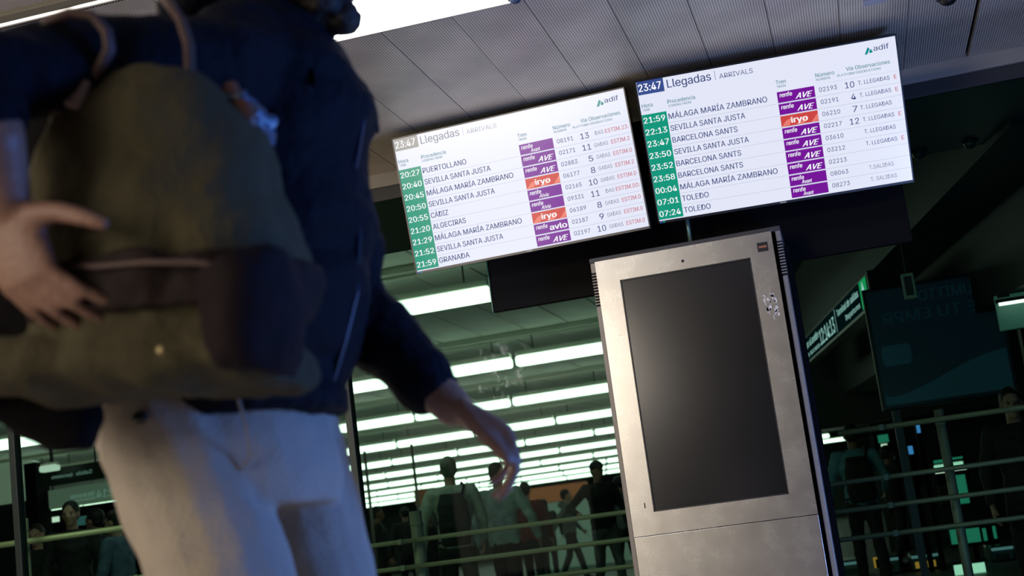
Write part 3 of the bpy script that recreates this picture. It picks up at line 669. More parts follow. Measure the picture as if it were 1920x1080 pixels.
# ------------------------------------------------------------ left pane: kiosks, hanging signs and windows behind the glass
LY = 9.5
a, b_ = box_px(-90, 872, 46, 950, LY, .4); t = empty('wall_cladding', a, 'polished pale metal bulkhead panel behind the glass at the far left', 'panel')
MB().box(a, b_, bev=.05).build('sheet', mat('polished_metal', (.42, .48, .40), .25, .7, emit=(.35, .42, .33), es=.35), t, True)  # bare metal; its bright sheen is partly put in as emission
MB().box((a[0], LY + .05, HF), (b_[0], LY + .3, a[2] + .02)).build('base', M_dark, t)
a, b_ = box_px(46, 868, 68, 950, LY, .3); t = empty('column', a, 'dark square column beside the polished metal panel', 'column'); MB().box((a[0], LY, HF), (b_[0], LY + .3, b_[2]), bev=.01).build('shaft', M_matte, t)
MB().box((a[0] - .02, LY - .02, HF), (b_[0] + .02, LY + .32, HF + .08)).build('base', M_frame, t)
def lsign(px0, py0, px1, py1, Y, label, texts, face, tm):
    a, b_ = box_px(px0, py0, px1, py1, Y, .08); t = empty('hanging_sign', a, label, 'sign'); MB().box(a, b_, bev=.006).build('housing', face, t)
    for x in (a[0] + .2, b_[0] - .2): MB().cyl((x, Y + .04, b_[2] - .01), (x, Y + .04, HZ + .03), .012).build('hanger', M_frame, t)
    inks['ls'] = tm; pg = Page(Matrix.Translation((a[0], Y, b_[2]))); W_ = b_[0] - a[0]; H_ = b_[2] - a[2]
    for s_, fu, fv, fh, fw in texts: pg.text('ls', s_, fu * W_, fv * H_, fh * H_, fw * W_, .02, mirror=True, d=.006)
    pg.flush(t, dict(ls='lettering'))
tw = emis('sign_grey_text', (.22, .33, .30), .6)
lsign(70, 872, 205, 905, LY - .1, 'dark hanging sign with faint reversed lettering, upper one at left', [('Salida', .55, .62, .22, .22), ('Aparcamiento', .2, .62, .2, .3)], mat('sign_dark', (.02, .035, .03), .4), tw)
lsign(70, 910, 245, 945, LY + .25, 'pale metal hanging sign with reversed numbers, lower one at left', [('12:14', .64, .78, .42, .26), ('Vías de acceso', .36, .62, .24, .26), ('Platforms', .40, .82, .14, .22)], mat('sign_pale', (.32, .40, .33), .3, .5, emit=(.25, .33, .26), es=.28), tw)  # light on the pale metal face is put in as glow
t = empty('ceiling_light', pt(88, 878, LY - .4), 'short lit ceiling lamp above the two hanging signs at left', 'light')
a, b_ = box_px(72, 872, 104, 884, LY - .4, .12); MB().box(a, b_, bev=.02).build('diffuser', emis('lit_soft', (.75, .85, .75), .8), t); MB().box((a[0], LY - .36, b_[2] - .01), (b_[0], LY - .30, b_[2] + .03)).build('housing', M_house, t)
a, b_ = box_px(-60, 957, 258, 970, 11.1, .3); struct('trim_30', MB().box((a[0] - 3, 11.1, HF), (b_[0] + .0, 11.4, b_[2])), M_matte, label='black wall added behind the people at left to hide the light rows')  # black band drawn down to the floor, added to hide bright rows
lit_unit('shop_window', 'window', 'teal lit window band behind the people at left', [(8, 978, 28, 990, emis('teal_window', (.03, .35, .33), .7)), (40, 972, 80, 986, M_lit), (83, 970, 112, 980, M_litw), (140, 968, 165, 985, emis('dim_teal', (.05, .14, .15), .6))], 10.8)

# orange and white counter
a, b_ = box_px(985, 910, 1100, 940, 30, .3)
t = empty('service_counter', ((a[0] + b_[0]) / 2, 30, HF), 'far pale counter with an orange brown fascia behind the women', 'counter')
MB().box((a[0], 30, a[2]), b_, bev=.02).build('fascia', mat('orange_fascia', (.45, .14, .05), .6, emit=(.4, .12, .05), es=.22), t)  # emission stands in for light falling on the fascia
MB().box((a[0], 30.1, HF), (b_[0] + 1, 30.3, a[2] - .01)).build('front', mat('counter_pale', (.25, .32, .28), .6, emit=(.2, .3, .25), es=.22), t)  # counter front glows too, in place of falling light
a, b_ = box_px(790, 915, 815, 945, 30, .3); t = empty('service_counter', ((a[0] + b_[0]) / 2, 30, HF), 'far brown wooden panel left of the grey-haired man', 'counter')
MB().box((a[0] - .2, 30, a[2]), b_, bev=.02).build('fascia', mat('brown_fascia', (.22, .08, .04), .6, emit=(.3, .1, .05), es=.10), t); MB().box((a[0] - .2, 30.05, HF), (b_[0], 30.25, a[2])).build('front', M_dark, t)  # brown panel lightened by a painted-in glow
for px in (693, 783):
    q = pt(px, 935, 14); t = empty('hall_post', (q.x, 14, HF), 'slim steel post in the hall, %s of the two by the far lights' % ('left' if px < 700 else 'right'), 'post'); MB().cyl((q.x, 14, HF), (q.x, 14, 2.35), .022, n=12).build('tube', M_rail, t, True); MB().cyl((q.x, 14, HF), (q.x, 14, HF + .02), .06).build('foot_plate', M_rail, t, True)

# ------------------------------------------------------------ people
def hand_elems(mb, wrist, d, n, s, L, curls, thumb, spread=.0, r=.0085, fd=None):
    """palm + 4 fingers + thumb. d to the fingers, n back of the hand, s towards the thumb; L = wrist to knuckle"""
    d, n, s = Vector(d).normalized(), Vector(n).normalized(), Vector(s).normalized(); w_ = Vector(wrist); k = L / .095
    rings = []
    for f_, a_, b_ in ((-.12, .026, .019), (.15, .030, .018), (.45, .038, .017), (.8, .042, .0145), (1.0, .040, .012)):
        rings.append((w_ + d * L * f_, s * a_ * k, n * b_ * k))
    mb.loft(rings, n=18, p=2.6)
    lens = [(.043, .027, .020), (.047, .030, .022), (.044, .028, .021), (.035, .022, .019)]
    for i in range(4):
        base_ = w_ + d * L * (1.0 - (.03, 0, .02, .07)[i]) + s * k * (.029 - i * .0195)
        dd = ((Vector(fd).normalized() if fd is not None else d) + s * spread * (1.5 - i) * .12).normalized(); p_ = base_ - dd * .02 * k; pts = [p_, base_]; rs = [r * k * 1.05, r * k * 1.08]; ang = 0
        c_ = curls[i] if isinstance(curls[0], (list, tuple)) else curls
        for j, (l_, a_) in enumerate(zip(lens[i], c_)):
            ang += a_; v = dd * math.cos(ang) - n * math.sin(ang); base_ = base_ + v * l_ * k; pts.append(base_); rs.append(r * k * (1.0 - .12 * (j + 1)))
        mb.limb(pts, rs)
    tb = w_ + d * L * .22 + s * .022 * k
    a_, b_, c_ = thumb
    v1 = (d * a_ + s * b_ - n * c_).normalized(); t1 = tb + v1 * .043 * k; v2 = (v1 + d * .35).normalized(); t2 = t1 + v2 * .033 * k; t3 = t2 + (v2 + d * .1 - n * .1).normalized() * .025 * k
    mb.limb([tb, t1, t2, t3], [.0155 * k, .0125 * k, .0105 * k, .0085 * k])
def head_elems(mb, c, fwd, up, k=1.0):
    """c = centre of the skull; a head 24 cm tall"""
    f_ = Vector(fwd).normalized(); u_ = Vector(up).normalized(); s_ = f_.cross(u_).normalized(); u_ = s_.cross(f_); c = Vector(c)
    R_ = Matrix((f_, s_, u_)).transposed()
    P_ = lambda a, b, d: c + (f_ * a + s_ * b + u_ * d) * k
    mb.sph(P_(-.012, 0, .035), .1 * k, .98, .77, .90, R_, 18)
    mb.sph(P_(.022, 0, -.015), .075 * k, .90, .82, 1.05, R_, 16)
    mb.sph(P_(.030, 0, -.070), .048 * k, 1.05, .98, .85, R_, 14)
    mb.sph(P_(.068, 0, -.092), .020 * k, 1, 1.2, .9, R_, 10)
    mb.limb([P_(.088, 0, .012), P_(.108, 0, -.018)], [.009 * k, .0125 * k])
    for sg in (-1, 1):
        mb.sph(P_(.104, sg * .010, -.022), .0085 * k, 1, 1, .8, R_, 8)
        mb.sph(P_(.082, sg * .030, .030), .017 * k, .7, 1.3, .55, R_, 8)
        mb.sph(P_(.060, sg * .042, -.020), .024 * k, 1, .8, .8, R_, 8)
        mb.sph(P_(-.005, sg * .079, -.005), .024 * k, .75, .35, 1.25, R_, 10)
    mb.sph(P_(.090, 0, -.049), .015 * k, .75, 1.5, .45, R_, 8); mb.sph(P_(.088, 0, -.060), .015 * k, .7, 1.4, .5, R_, 8)
    return P_, R_, s_, u_
def eyes(P_, R_, k, parent, dark=False):
    for sg in (-1, 1):
        e_ = MB(); e_.sph(P_(.078, sg * .030, .012), .0125 * k, n=10).build('eye', mat('eye_white', (.6, .58, .55), .3), parent, True)
        MB().sph(P_(.0855, sg * .030, .012), .0062 * k, n=8).build('iris', mat('iris', (.03, .02, .012), .2), parent.children[-1] if False else parent, True)
_mc = {}
def cmat(col, rough=.8, **kw):
    k = (tuple(col), rough, tuple(sorted(kw.items())))
    if k not in _mc: _mc[k] = mat('cloth', col, rough, noise_amt=.25, nscale=14, bump=.4, bscale=18, **kw)
    return _mc[k]
def person(x, y, yaw, H, label, skin, hair, top, bottom, armR, armL, stride=.12, long_hair=False, hood=False, group=None, cap=None, lean=0, female=False, bag=None, shoes=(.02, .02, .02)):
    _d = (Vector((x, y, 0)) - CAM).length; q_ = 1.0 if _d < 12 else (1.35 if _d < 18 else 1.9)
    """a standing or walking figure; arm = (shoulder swing fwd, elbow bend, out)"""
    k = H / 1.75; Rz = Matrix.Rotation(yaw, 4, 'Z'); T = Matrix.Translation((x, y, HF)) @ Rz @ Matrix.Diagonal((k, k, k, 1))   # local: +x forward, +y left
    t = empty('person', (x, y, HF), label, 'person', group)
    sw = .19 if not female else .17; VX = .011 * k
    lx = lambda z: lean * max(0, z - .9)
    V = lambda a, b, c: Vector((a + lx(c), b, c))
    def arm(sg, prm, rad, part):
        sw_, el, out = prm; sh = V(0, sg * sw, 1.42)
        e_ = sh + Vector((math.sin(sw_) * .28, sg * (.05 + out * .28), -math.cos(sw_) * .28 * math.cos(out)))
        d_ = Vector((math.sin(sw_ + el), sg * .03, -math.cos(sw_ + el))).normalized(); w_ = e_ + d_ * .25
        return sh, e_, w_, d_
    B = MB(); P_, R_, s_, u_ = head_elems(B, V(.02, 0, 1.625), (1, 0, 0), (0, 0, 1))
    B.limb([V(-.01, 0, 1.38), V(0, 0, 1.48), V(.005, 0, 1.56)], [.062, .056, .054])
    for sg, prm in ((-1, armR), (1, armL)):
        sh, e_, w_, d_ = arm(sg, prm, 1, 0); B.limb([sh, e_, w_], [.045, .040, .027])
        nn = Vector((0, sg, 0)); ss = (Vector((1, 0, 0)) - d_ * d_.x).normalized()
        hand_elems(B, w_ + d_ * .01, d_, nn, ss, .092, (.3, .35, .25), (.9, .55, .3))
    B.loft([(V(0, 0, .92), (.11, 0, 0), (0, .15, 0)), (V(0, 0, 1.15), (.10, 0, 0), (0, .135, 0)), (V(0, 0, 1.40), (.10, 0, 0), (0, .16, 0))], p=2.4)
    feet = []
    for sg in (-1, 1):
        f_ = sg * stride; hip, kn, an = Vector((0, sg * .09, .93)), Vector((f_ * .6 + .03, sg * .095, .50)), Vector((f_ * 1.5 - .02, sg * .095, .09))
        B.limb([hip, kn, an], [.075, .050, .034]); feet.append((hip, kn, an, sg))
    link('body', organic_local(B, .0105 * q_, 2, T), cmat(skin, .55), t)
    S = MB()
    for sg, prm in ((-1, armR), (1, armL)):
        sh, e_, w_, d_ = arm(sg, prm, 1, 0); S.limb([sh + Vector((0, -sg * .04, -.01)), sh, e_, w_ - d_ * .02], [.075, .068, .056, .042])
    S.loft([(V(0, 0, .88), (.125, 0, 0), (0, .175, 0)), (V(0, 0, 1.0), (.128, 0, 0), (0, .172, 0)), (V(0, 0, 1.15), (.120, 0, 0), (0, .158, 0)), (V(.01, 0, 1.32), (.128, 0, 0), (0, .185, 0)), (V(0, 0, 1.42), (.10, 0, 0), (0, .17, 0)), (V(-.005, 0, 1.485), (.07, 0, 0), (0, .085, 0))], n=24, p=2.3)
    if hood: S.sph(V(-.09, 0, 1.47), .085, 1, 1.2, .8)
    sd = random.uniform(0, 50)
    link('shirt', organic_local(S, .013 * q_, 3, T, .010, sd), cmat(top), t)
    Q = MB(); Q.loft([(V(0, 0, .97), (.118, 0, 0), (0, .165, 0)), (V(0, 0, .88), (.125, 0, 0), (0, .172, 0)), (V(0, 0, .82), (.105, 0, 0), (0, .155, 0))], p=2.3)
    for hip, kn, an, sg in feet: Q.limb([hip + Vector((0, 0, -.03)), kn, an + Vector((0, 0, .02))], [.092, .070, .058])
    link('trousers', organic_local(Q, .013 * q_, 3, T, .008, sd + 9), cmat(bottom), t)
    for hip, kn, an, sg in feet:
        Sh = MB(); Sh.loft([(an + Vector((-.075, 0, -.045)), (0, .030, 0), (0, 0, .030)), (an + Vector((-.03, 0, -.025)), (0, .038, 0), (0, 0, .060)), (an + Vector((.06, 0, -.045)), (0, .043, 0), (0, 0, .042)), (an + Vector((.15, 0, -.06)), (0, .042, 0), (0, 0, .028)), (an + Vector((.19, 0, -.066)), (0, .025, 0), (0, 0, .018))], n=14, p=2.6)
        me = Sh.mesh('shoe'); me.transform(T); link('shoe', me, cmat(shoes, .5), t, True)
    Hh = MB(); h_ = .006
    Hh.sph(P_(-.022, 0, .045), .1, 1.02, .83, .95, R_, 18)
    Hh.sph(P_(-.045, 0, .0), .075, .9, 1.0, 1.0, R_, 12)
    if long_hair: Hh.loft([(P_(-.03, 0, .06), (.08, 0, 0), (0, .085, 0)), (P_(-.055, 0, -.08), (.06, 0, 0), (0, .09, 0)), (P_(-.085, 0, -.22), (.045, 0, 0), (0, .095, 0)), (P_(-.09, 0, -.36), (.02, 0, 0), (0, .06, 0))], p=2.2)
    me = organic_local(Hh, .010 * q_, 2, T, .004, sd); link('hair', me, cmat(hair, .6), t)
    if cap:
        Cp = MB(); Cp.sph(P_(-.015, 0, .065), .1, 1.06, .90, .80, R_, 16); Cp.loft([(P_(.07, 0, .055), (0, .07, 0), (0, 0, .006)), (P_(.13, 0, .045), (0, .062, 0), (0, 0, .005)), (P_(.155, 0, .040), (0, .03, 0), (0, 0, .004))])
        link('cap', organic_local(Cp, .010 * q_, 1, T), cmat(cap), t)
    for sg in (-1, 1):
        me = MB().sph(P_(.083, sg * .030, .010), .011, n=8).mesh('eye'); me.transform(T); link('eye', me, cmat((.05, .04, .035), .3), t, True)
    if bag:
        bt = empty('shoulder_bag', T @ V(-.2, 0, 1.1), bag[1], 'bag')
        g_ = MB(); g_.loft([(V(-.20, .02, .92), (.07, 0, 0), (0, .13, 0)), (V(-.21, .02, 1.1), (.095, 0, 0), (0, .15, 0)), (V(-.20, .02, 1.30), (.085, 0, 0), (0, .14, 0)), (V(-.17, .02, 1.40), (.05, 0, 0), (0, .10, 0))], n=20, p=3)
        link('bag_body', organic_local(g_, .014 * q_, 3, T, .012, sd), cmat(bag[0]), bt)
        g_ = MB(); g_.tube([V(-.14, -.08, 1.36), V(-.08, -.12, 1.47), V(.02, -.11, 1.50), V(.12, -.08, 1.40), V(.14, .02, 1.2), V(.09, .14, 1.02), V(-.04, .19, .96), V(-.15, .13, .97)], .013); me = g_.mesh('strap'); me.transform(T); link('strap', me, cmat(bag[0]), bt, True)
    return t
def fold_fn(amp, sd, sc_=9):
    o_ = Vector((sd, sd * 1.7, sd * .3))
    return lambda c: amp * (noise.noise(Vector((c.x * sc_, c.y * sc_, c.z * sc_ * 1.5)) + o_) + .5 * noise.noise(Vector((c.x * sc_ * 2.3, c.y * sc_ * 2.3, c.z * sc_ * 3)) + o_))
def organic_local(mb, vx, sm, T, amp=0, sd=0):
    me = organic(mb, vx, sm, fold_fn(amp, sd) if amp else None); me.transform(T); return me
def place(px, py, H, hgt=None):
    """ground position of a person whose head top is seen at px, py"""
    d = ray(px, py); s_ = (H + HF - CAM.z) / d.z; p_ = CAM + d * s_; return p_.x, p_.y
def placeY(px, py, Y):
    p_ = pt(px, py, Y); return p_.x, Y, p_.z - HF
skinL, skinM, skinD = (.50, .30, .22), (.36, .20, .14), (.20, .11, .07)
blk, dk = (.010, .010, .012), (.03, .032, .035)
x, y = place(838, 858, 1.80); person(x, y, PI * .62, 1.80, 'grey-haired man in a pale grey shirt with a dark bag on his back', skinL, (.16, .17, .13), (.40, .46, .40), dk, (.15, .5, .1), (-.1, .35, .25), bag=((.02, .025, .028), 'dark bag slung on the back of the grey-haired man'))
x, y = place(928, 868, 1.74); person(x, y, PI * .47, 1.74, 'person in a faded pale print T-shirt below the walking hand', skinM, (.03, .025, .02), (.34, .44, .42), blk, (.2, .3, .25), (.0, .2, .2))
x, y = place(1116, 866, 1.78); person(x, y, -PI * .3, 1.78, 'man in a black jacket and cap standing with a hand on his hip', skinM, blk, blk, (.10, .12, .11), (-.5, 1.7, .5), (.1, .3, .15), cap=(.02, .02, .02))
x, y = place(1018, 936, 1.64); person(x, y, PI * .55, 1.64, 'woman with long dark hair and a dark top, far in the hall', skinM, blk, (.02, .02, .025), (.03, .03, .03), (.2, .4, .3), (.0, .2, .25), long_hair=True, female=True, stride=.06)
x, y = place(1058, 918, 1.72); person(x, y, PI * .08, 1.72, 'walking person in a grey hooded top looking right', skinM, blk, (.10, .13, .13), (.02, .03, .03), (-.75, .25, .15), (.3, .4, .1), hood=True, stride=.16)
x, y = place(1158, 893, 1.70); person(x, y, PI * .8, 1.70, 'person in a grey top half hidden behind the kiosk edge', skinM, blk, (.13, .16, .15), dk, (.1, .3, .1), (.1, .4, .15))
x, y = place(982, 905, 1.70); person(x, y, PI * .5, 1.70, 'person in a dark red top behind the pale print T-shirt', skinM, blk, (.12, .02, .02), blk, (.1, .3, .15), (.1, .3, .15))
for px, py, H, yw, lb in ((757, 950, 1.76, 2.2, 'dark silhouette of a person right of the far lights'), (704, 950, 1.70, .4, 'dark silhouette of a person beside the walking man\'s leg'), (1002, 952, 1.62, 1.2, 'small dark figure left of the long-haired woman'), (800, 960, 1.56, 1.0, 'small dark figure left of the grey-haired man')):
    x, y = place(px, py, H); person(x, y, yw, H, lb, skinD, blk, blk, blk, (.1, .3, .1), (.1, .3, .1))
x, y, h = placeY(132, 941, 7.1); person(x, y, -PI * .42, h, 'dark-haired man in black facing the glass at left', skinL, blk, (.012, .015, .016), blk, (.1, .3, .1), (.1, .3, .1))
x, y, h = placeY(68, 984, 7.9); person(x, y, -PI * .45, h, 'woman in black with a pale collar facing the glass at far left', skinL, (.02, .012, .01), (.012, .015, .016), blk, (.1, .6, .1), (.1, .5, .1), female=True)
x, y, h = placeY(178, 955, 8.1); person(x, y, PI * .95, h, 'curly dark-haired person turned away behind the hand rail', skinM, blk, blk, blk, (.1, .5, .1), (.1, .3, .1))
x, y, h = placeY(216, 957, 6.5); person(x, y, PI * 1.0, h, 'person in a pale blue top just right of the curly-haired one', skinL, blk, (.09, .16, .24), blk, (.1, .3, .1), (.1, .5, .1))
x, y, h = placeY(1592, 796, 8.3); person(x, y, PI * .55, h, 'person in a light blue shirt beside the kiosk, seen from behind', skinD, blk, (.10, .26, .36), blk, (.1, .9, .2), (.1, .8, .2), bag=(blk, 'black cross-body bag on the light blue shirt'))
x, y, h = placeY(1660, 836, 11.6); person(x, y, PI * .2, h, 'dark silhouette of a person right of the light blue shirt', skinD, blk, blk, blk, (.5, 1.2, .2), (.5, 1.3, .2))
x, y, h = placeY(1890, 728, 3.3); person(x, y, -PI * .5, h, 'dark silhouette of a person in front of the navy board', skinM, blk, blk, blk, (.1, .3, .1), (.1, .3, .1))

# ------------------------------------------------------------ the walking person in front
YC = -4.05
random.seed(11)
skinM0 = mat('skin', (.27, .145, .10), .5, noise_amt=.08, nscale=30, bump=.15, bscale=120)
M_jacket = mat('navy_jacket', (.0013, .0031, .0085), .75, spec=.15, noise_amt=.25, nscale=10, bump=.5, bscale=60)
M_trou = mat('beige_cotton', (.42, .36, .29), .85, noise_amt=.07, nscale=9, bump=.35, bscale=160)
M_hair = mat('dark_hair', (.010, .007, .006), .6, bump=.8, bscale=90)
M_canvas = mat('olive_canvas', (.070, .061, .034), .85, spec=.15, noise_amt=.22, nscale=9, bump=.5, bscale=220)
M_leather = mat('brown_leather', (.014, .007, .006), .75, spec=.2, noise_amt=.3, nscale=20, bump=.3, bscale=70)
M_strap = mat('strap_leather', (.085, .048, .040), .6, noise_amt=.2, nscale=20)
man = empty('person', (pt(420, 760, YC).x, YC, 0), 'walking man in a dark navy jacket and beige trousers carrying the olive bag', 'person')
J = lambda a, b, Y: pt(a, b, Y)
# body: head, neck, torso core, arms, hands, legs
B = MB()
P_, R_, s_, u_ = head_elems(B, pt(556, -62, YC), (1, 0, -.06), (.05, 0, 1))
B.limb([pt(500, 120, YC), pt(515, 50, YC), pt(522, -20, YC)], [.062, .058, .056])
shF, elF, cuF, wrF = J(560, 195, -3.87), J(662, 585, -3.84), J(795, 712, -3.86), J(848, 762, -3.87)
B.limb([shF, elF, cuF, wrF], [.050, .042, .036, .031])
dF = (J(940, 812, -3.86) - wrF).normalized(); nF = Vector((.60, .28, .70)); nF = (nF - dF * nF.dot(dF)).normalized(); sF = Vector((.4, -1, .4)); sF = (sF - dF * sF.dot(dF) - nF * sF.dot(nF)).normalized()
hand_elems(B, wrF, dF, nF, sF, .102, [(.75, .6, .35), (.85, .6, .35), (.9, .65, .35), (.95, .7, .4)], (.95, .30, .45), .5)
shN, elN, cuN, wrN = J(395, 130, -4.28), J(-45, 150, -4.58), J(-14, 265, -4.60), J(12, 385, -4.56)
B.limb([shN, elN, cuN, wrN], [.050, .044, .036, .0285])
knN = J(66, 560, -4.55); dN = (knN - wrN).normalized(); nN = Vector((-.15, -1, .1)); nN = (nN - dN * nN.dot(dN)).normalized(); sN = dN.cross(nN); sN = sN if sN.x > 0 else -sN
hand_elems(B, wrN, dN, nN, sN, .094, [(.15, .35, .25), (.2, .35, .3), (.2, .4, .3), (.25, .35, .3)], (.30, 1.0, .05), 1.2, .0092, fd=(.62, .12, -.72))
hipN, hipF = pt(333, 800, -4.165), pt(475, 795, -3.945)
knN_, knF_ = hipN + Vector((.10, 0, -.43)), hipF + Vector((.12, 0, -.43))
anN_, anF_ = knN_ + Vector((-.14, 0, -.38)), knF_ + Vector((.05, 0, -.40))
for p_ in (anN_, anF_): p_.z = .10
B.limb([hipN, knN_, anN_], [.085, .052, .036]); B.limb([hipF, knF_, anF_], [.085, .052, .036])
tc_ = [(450, 110, .09, .15), (490, 300, .10, .15), (480, 600, .09, .14), (420, 760, .10, .14)]
B.loft([(pt(a, b, YC), (c, 0, 0), (0, d, 0)) for a, b, c, d in tc_[::-1]], p=2.3)
link('body', organic(B, .0055, 3), skinM0, man)
for sg in (-1, 1):
    MB().sph(P_(.080, sg * .030, .012), .0125, n=12).build('eye', mat('eye_white', (.7, .68, .65), .3), man, True)
    MB().sph(P_(.0875, sg * .030, .012), .0062, n=10).build('iris', mat('iris', (.03, .02, .012), .2), man, True)
    l_ = MB(); l_.limb([P_(.094, sg * .016, .036), P_(.096, sg * .030, .041), P_(.084, sg * .048, .036)], [.004, .005, .003]); l_.build('eyebrow', M_hair, man, True)
# beard and hair
H_ = MB()
H_.sph(P_(.030, 0, -.072), .052, 1.08, 1.02, .88, R_, 16); H_.sph(P_(.072, 0, -.094), .026, 1, 1.25, 1, R_, 12)
for sg in (-1, 1): H_.limb([P_(.055, sg * .045, -.072), P_(.02, sg * .064, -.045), P_(.008, sg * .072, .0)], [.026, .018, .010])
H_.limb([P_(.098, -.022, -.048), P_(.104, 0, -.038), P_(.098, .022, -.048)], [.007, .008, .007])
link('beard', organic(H_, .005, 2, fold_fn(.004, 3, 60)), M_hair, man)
H_ = MB(); H_.sph(P_(-.020, 0, .052), .1, 1.05, .86, .93, R_, 20); H_.sph(P_(-.050, 0, .0), .078, .9, .98, 1.1, R_, 14); H_.sph(P_(.05, 0, .098), .045, 1, 1.3, .6, R_, 12)
link('hair', organic(H_, .006, 1, fold_fn(.008, 8, 45)), M_hair, man)
# jacket
S = MB()
sil = [(330, 622, 745, .175), (335, 650, 650, .175), (345, 672, 560, .178), (350, 676, 450, .182), (356, 668, 330, .188), (360, 688, 218, .192), (372, 672, 160, .185), (395, 640, 112, .160), (430, 600, 70, .105), (440, 590, 30, .085)]
rings = []
for b_, f_, y_, wd in sil:
    L_, R2 = pt(b_, y_ + 12, YC), pt(f_, y_ - 12, YC); c_ = (L_ + R2) / 2; h_ = (R2 - L_) / 2; rings.append((c_, (h_.x, 0, h_.z * .3), (0, wd, 0)))
S.loft(rings, n=36, p=2.35)
S.limb([J(520, 170, -3.90), shF, elF, J(735, 655, -3.85), cuF], [.095, .082, .064, .056, .049])
S.limb([J(450, 120, -4.18), shN, J(150, 135, -4.45), elN, J(-30, 215, -4.60)], [.088, .080, .058, .056, .046])
def jf(c): return .015 * noise.noise(Vector((c.x * 5, c.y * 6, c.z * 17))) + .005 * noise.noise(Vector((c.x * 14 + 5, c.y * 14, c.z * 30))) + .0022 * noise.noise(Vector((c.x * 50, c.y * 50, c.z * 60)))
jk = link('jacket', organic(S, .0065, 4, jf), M_jacket, man)
# cuffs, hem, zip, flap seam, collar
Cc = MB(); Cc.cyl(cuF - (cuF - elF).normalized() * .012, cuF + (cuF - elF).normalized() * .016, .050, .047, n=28); link('cuff', organic(Cc, .005, 4, jf), M_jacket, jk)
Cc = MB(); q = J(-30, 215, -4.60); v = (cuN - elN).normalized(); Cc.cyl(q - v * .01, q + v * .02, .049, .046, n=28); link('cuff', organic(Cc, .005, 4), M_jacket, jk)
h0 = rings[0]; hm = MB(); hm.loft([(h0[0] + Vector((0, 0, z_)), (h0[1][0] + e_, 0, 0), (0, h0[2][1] + e_, 0)) for z_, e_ in ((-.035, -.004), (-.03, .004), (.0, .005), (.012, .002))], n=36, p=2.35); link('hem_band', organic(hm, .006, 3, jf), M_jacket, jk)
cl = MB(); cl.loft([(pt(515, 92, YC), (.088, 0, .02), (0, .098, 0)), (pt(514, 52, YC), (.082, 0, .03), (0, .088, 0)), (pt(520, 18, YC), (.072, 0, .03), (0, .080, 0))], n=30); link('collar', organic(cl, .006, 3, jf), M_jacket, jk)
hd = MB(); hd.sph(pt(390, 40, YC), .085, .9, 1.25, .75); hd.sph(pt(430, 10, YC), .07, .8, 1.3, .8); link('hood', organic(hd, .007, 4, fold_fn(.012, 4, 12)), M_jacket, jk)
fp = MB(); fp.loft([(pt(622, 118, YC), (.012, 0, 0), (0, .10, 0)), (pt(640, 168, YC), (.014, 0, 0), (0, .13, 0)), (pt(652, 205, YC), (.014, 0, 0), (0, .14, 0)), (pt(648, 217, YC), (.004, 0, 0), (0, .14, 0))], n=24); link('storm_flap', organic(fp, .005, 3, jf), M_jacket, jk)
zp = MB(); zp.tube([pt(f_ - 4, y_ - 12, YC) for b_, f_, y_, w_ in sil], .004); zp.build('zip', mat('zip_metal', (.05, .06, .09), .3, .8), jk)
# trousers
T_ = MB()
pc_ = pt(400, 745, YC); T_.loft([(pc_ + Vector((-.005, 0, .02)), (.150, 0, 0), (0, .165, 0)), (pc_ + Vector((.0, 0, -.05)), (.157, 0, 0), (0, .175, 0)), (pc_ + Vector((.02, 0, -.13)), (.150, 0, 0), (0, .172, 0)), (pc_ + Vector((.03, 0, -.17)), (.13, 0, 0), (0, .16, 0))], n=32, p=2.3)
T_.limb([hipN + Vector((-.012, 0, .0)), hipN + Vector((.045, 0, -.2)), knN_, anN_ + Vector((.0, 0, .03))], [.098, .096, .078, .064])
T_.limb([hipF + Vector((.035, 0, .0)), hipF + Vector((.070, 0, -.2)), knF_, anF_ + Vector((0, 0, .03))], [.096, .088, .076, .064])
def tf(c): return .007 * noise.noise(Vector((c.x * 9, c.y * 7, c.z * 7 + c.x * 9))) + .003 * noise.noise(Vector((c.x * 22, c.y * 22, c.z * 26 + 3)))
tr = link('trousers', organic(T_, .0065, 4, tf), M_trou, man)
q = pt(262, 782, -4.262); MB().sph(q, .0105, 1.1, .5, .8).build('button', M_black, tr, True)
pk = MB(); pk.tube([pt(445, 742, -4.228), pt(462, 800, -4.226), pt(470, 850, -4.20), pt(455, 880, -4.20)], .0022); pk.build('pocket_seam', mat('seam', (.30, .25, .20), .9), tr)
bt_ = MB(); bt_.loft([(pc_ + Vector((-.006, 0, .03)), (.153, 0, 0), (0, .168, 0)), (pc_ + Vector((-.006, 0, -.004)), (.156, 0, 0), (0, .171, 0))], n=32, p=2.3); bt_.build('belt', M_leather, tr, True)
for nm, a_ in (('n', anN_), ('f', anF_)):
    Sh = MB(); Sh.loft([(a_ + Vector((-.080, 0, -.055)), (0, .032, 0), (0, 0, .035)), (a_ + Vector((-.03, 0, -.030)), (0, .040, 0), (0, 0, .065)), (a_ + Vector((.06, 0, -.055)), (0, .046, 0), (0, 0, .044)), (a_ + Vector((.15, 0, -.070)), (0, .045, 0), (0, 0, .029)), (a_ + Vector((.195, 0, -.076)), (0, .027, 0), (0, 0, .018))], n=20, p=2.8)
    so = Sh.build('shoe', M_leather, man, True)
    MB().box(a_ + Vector((-.085, -.042, -.10)), a_ + Vector((.195, .042, -.086)), bev=.004).build('sole', M_black, so)
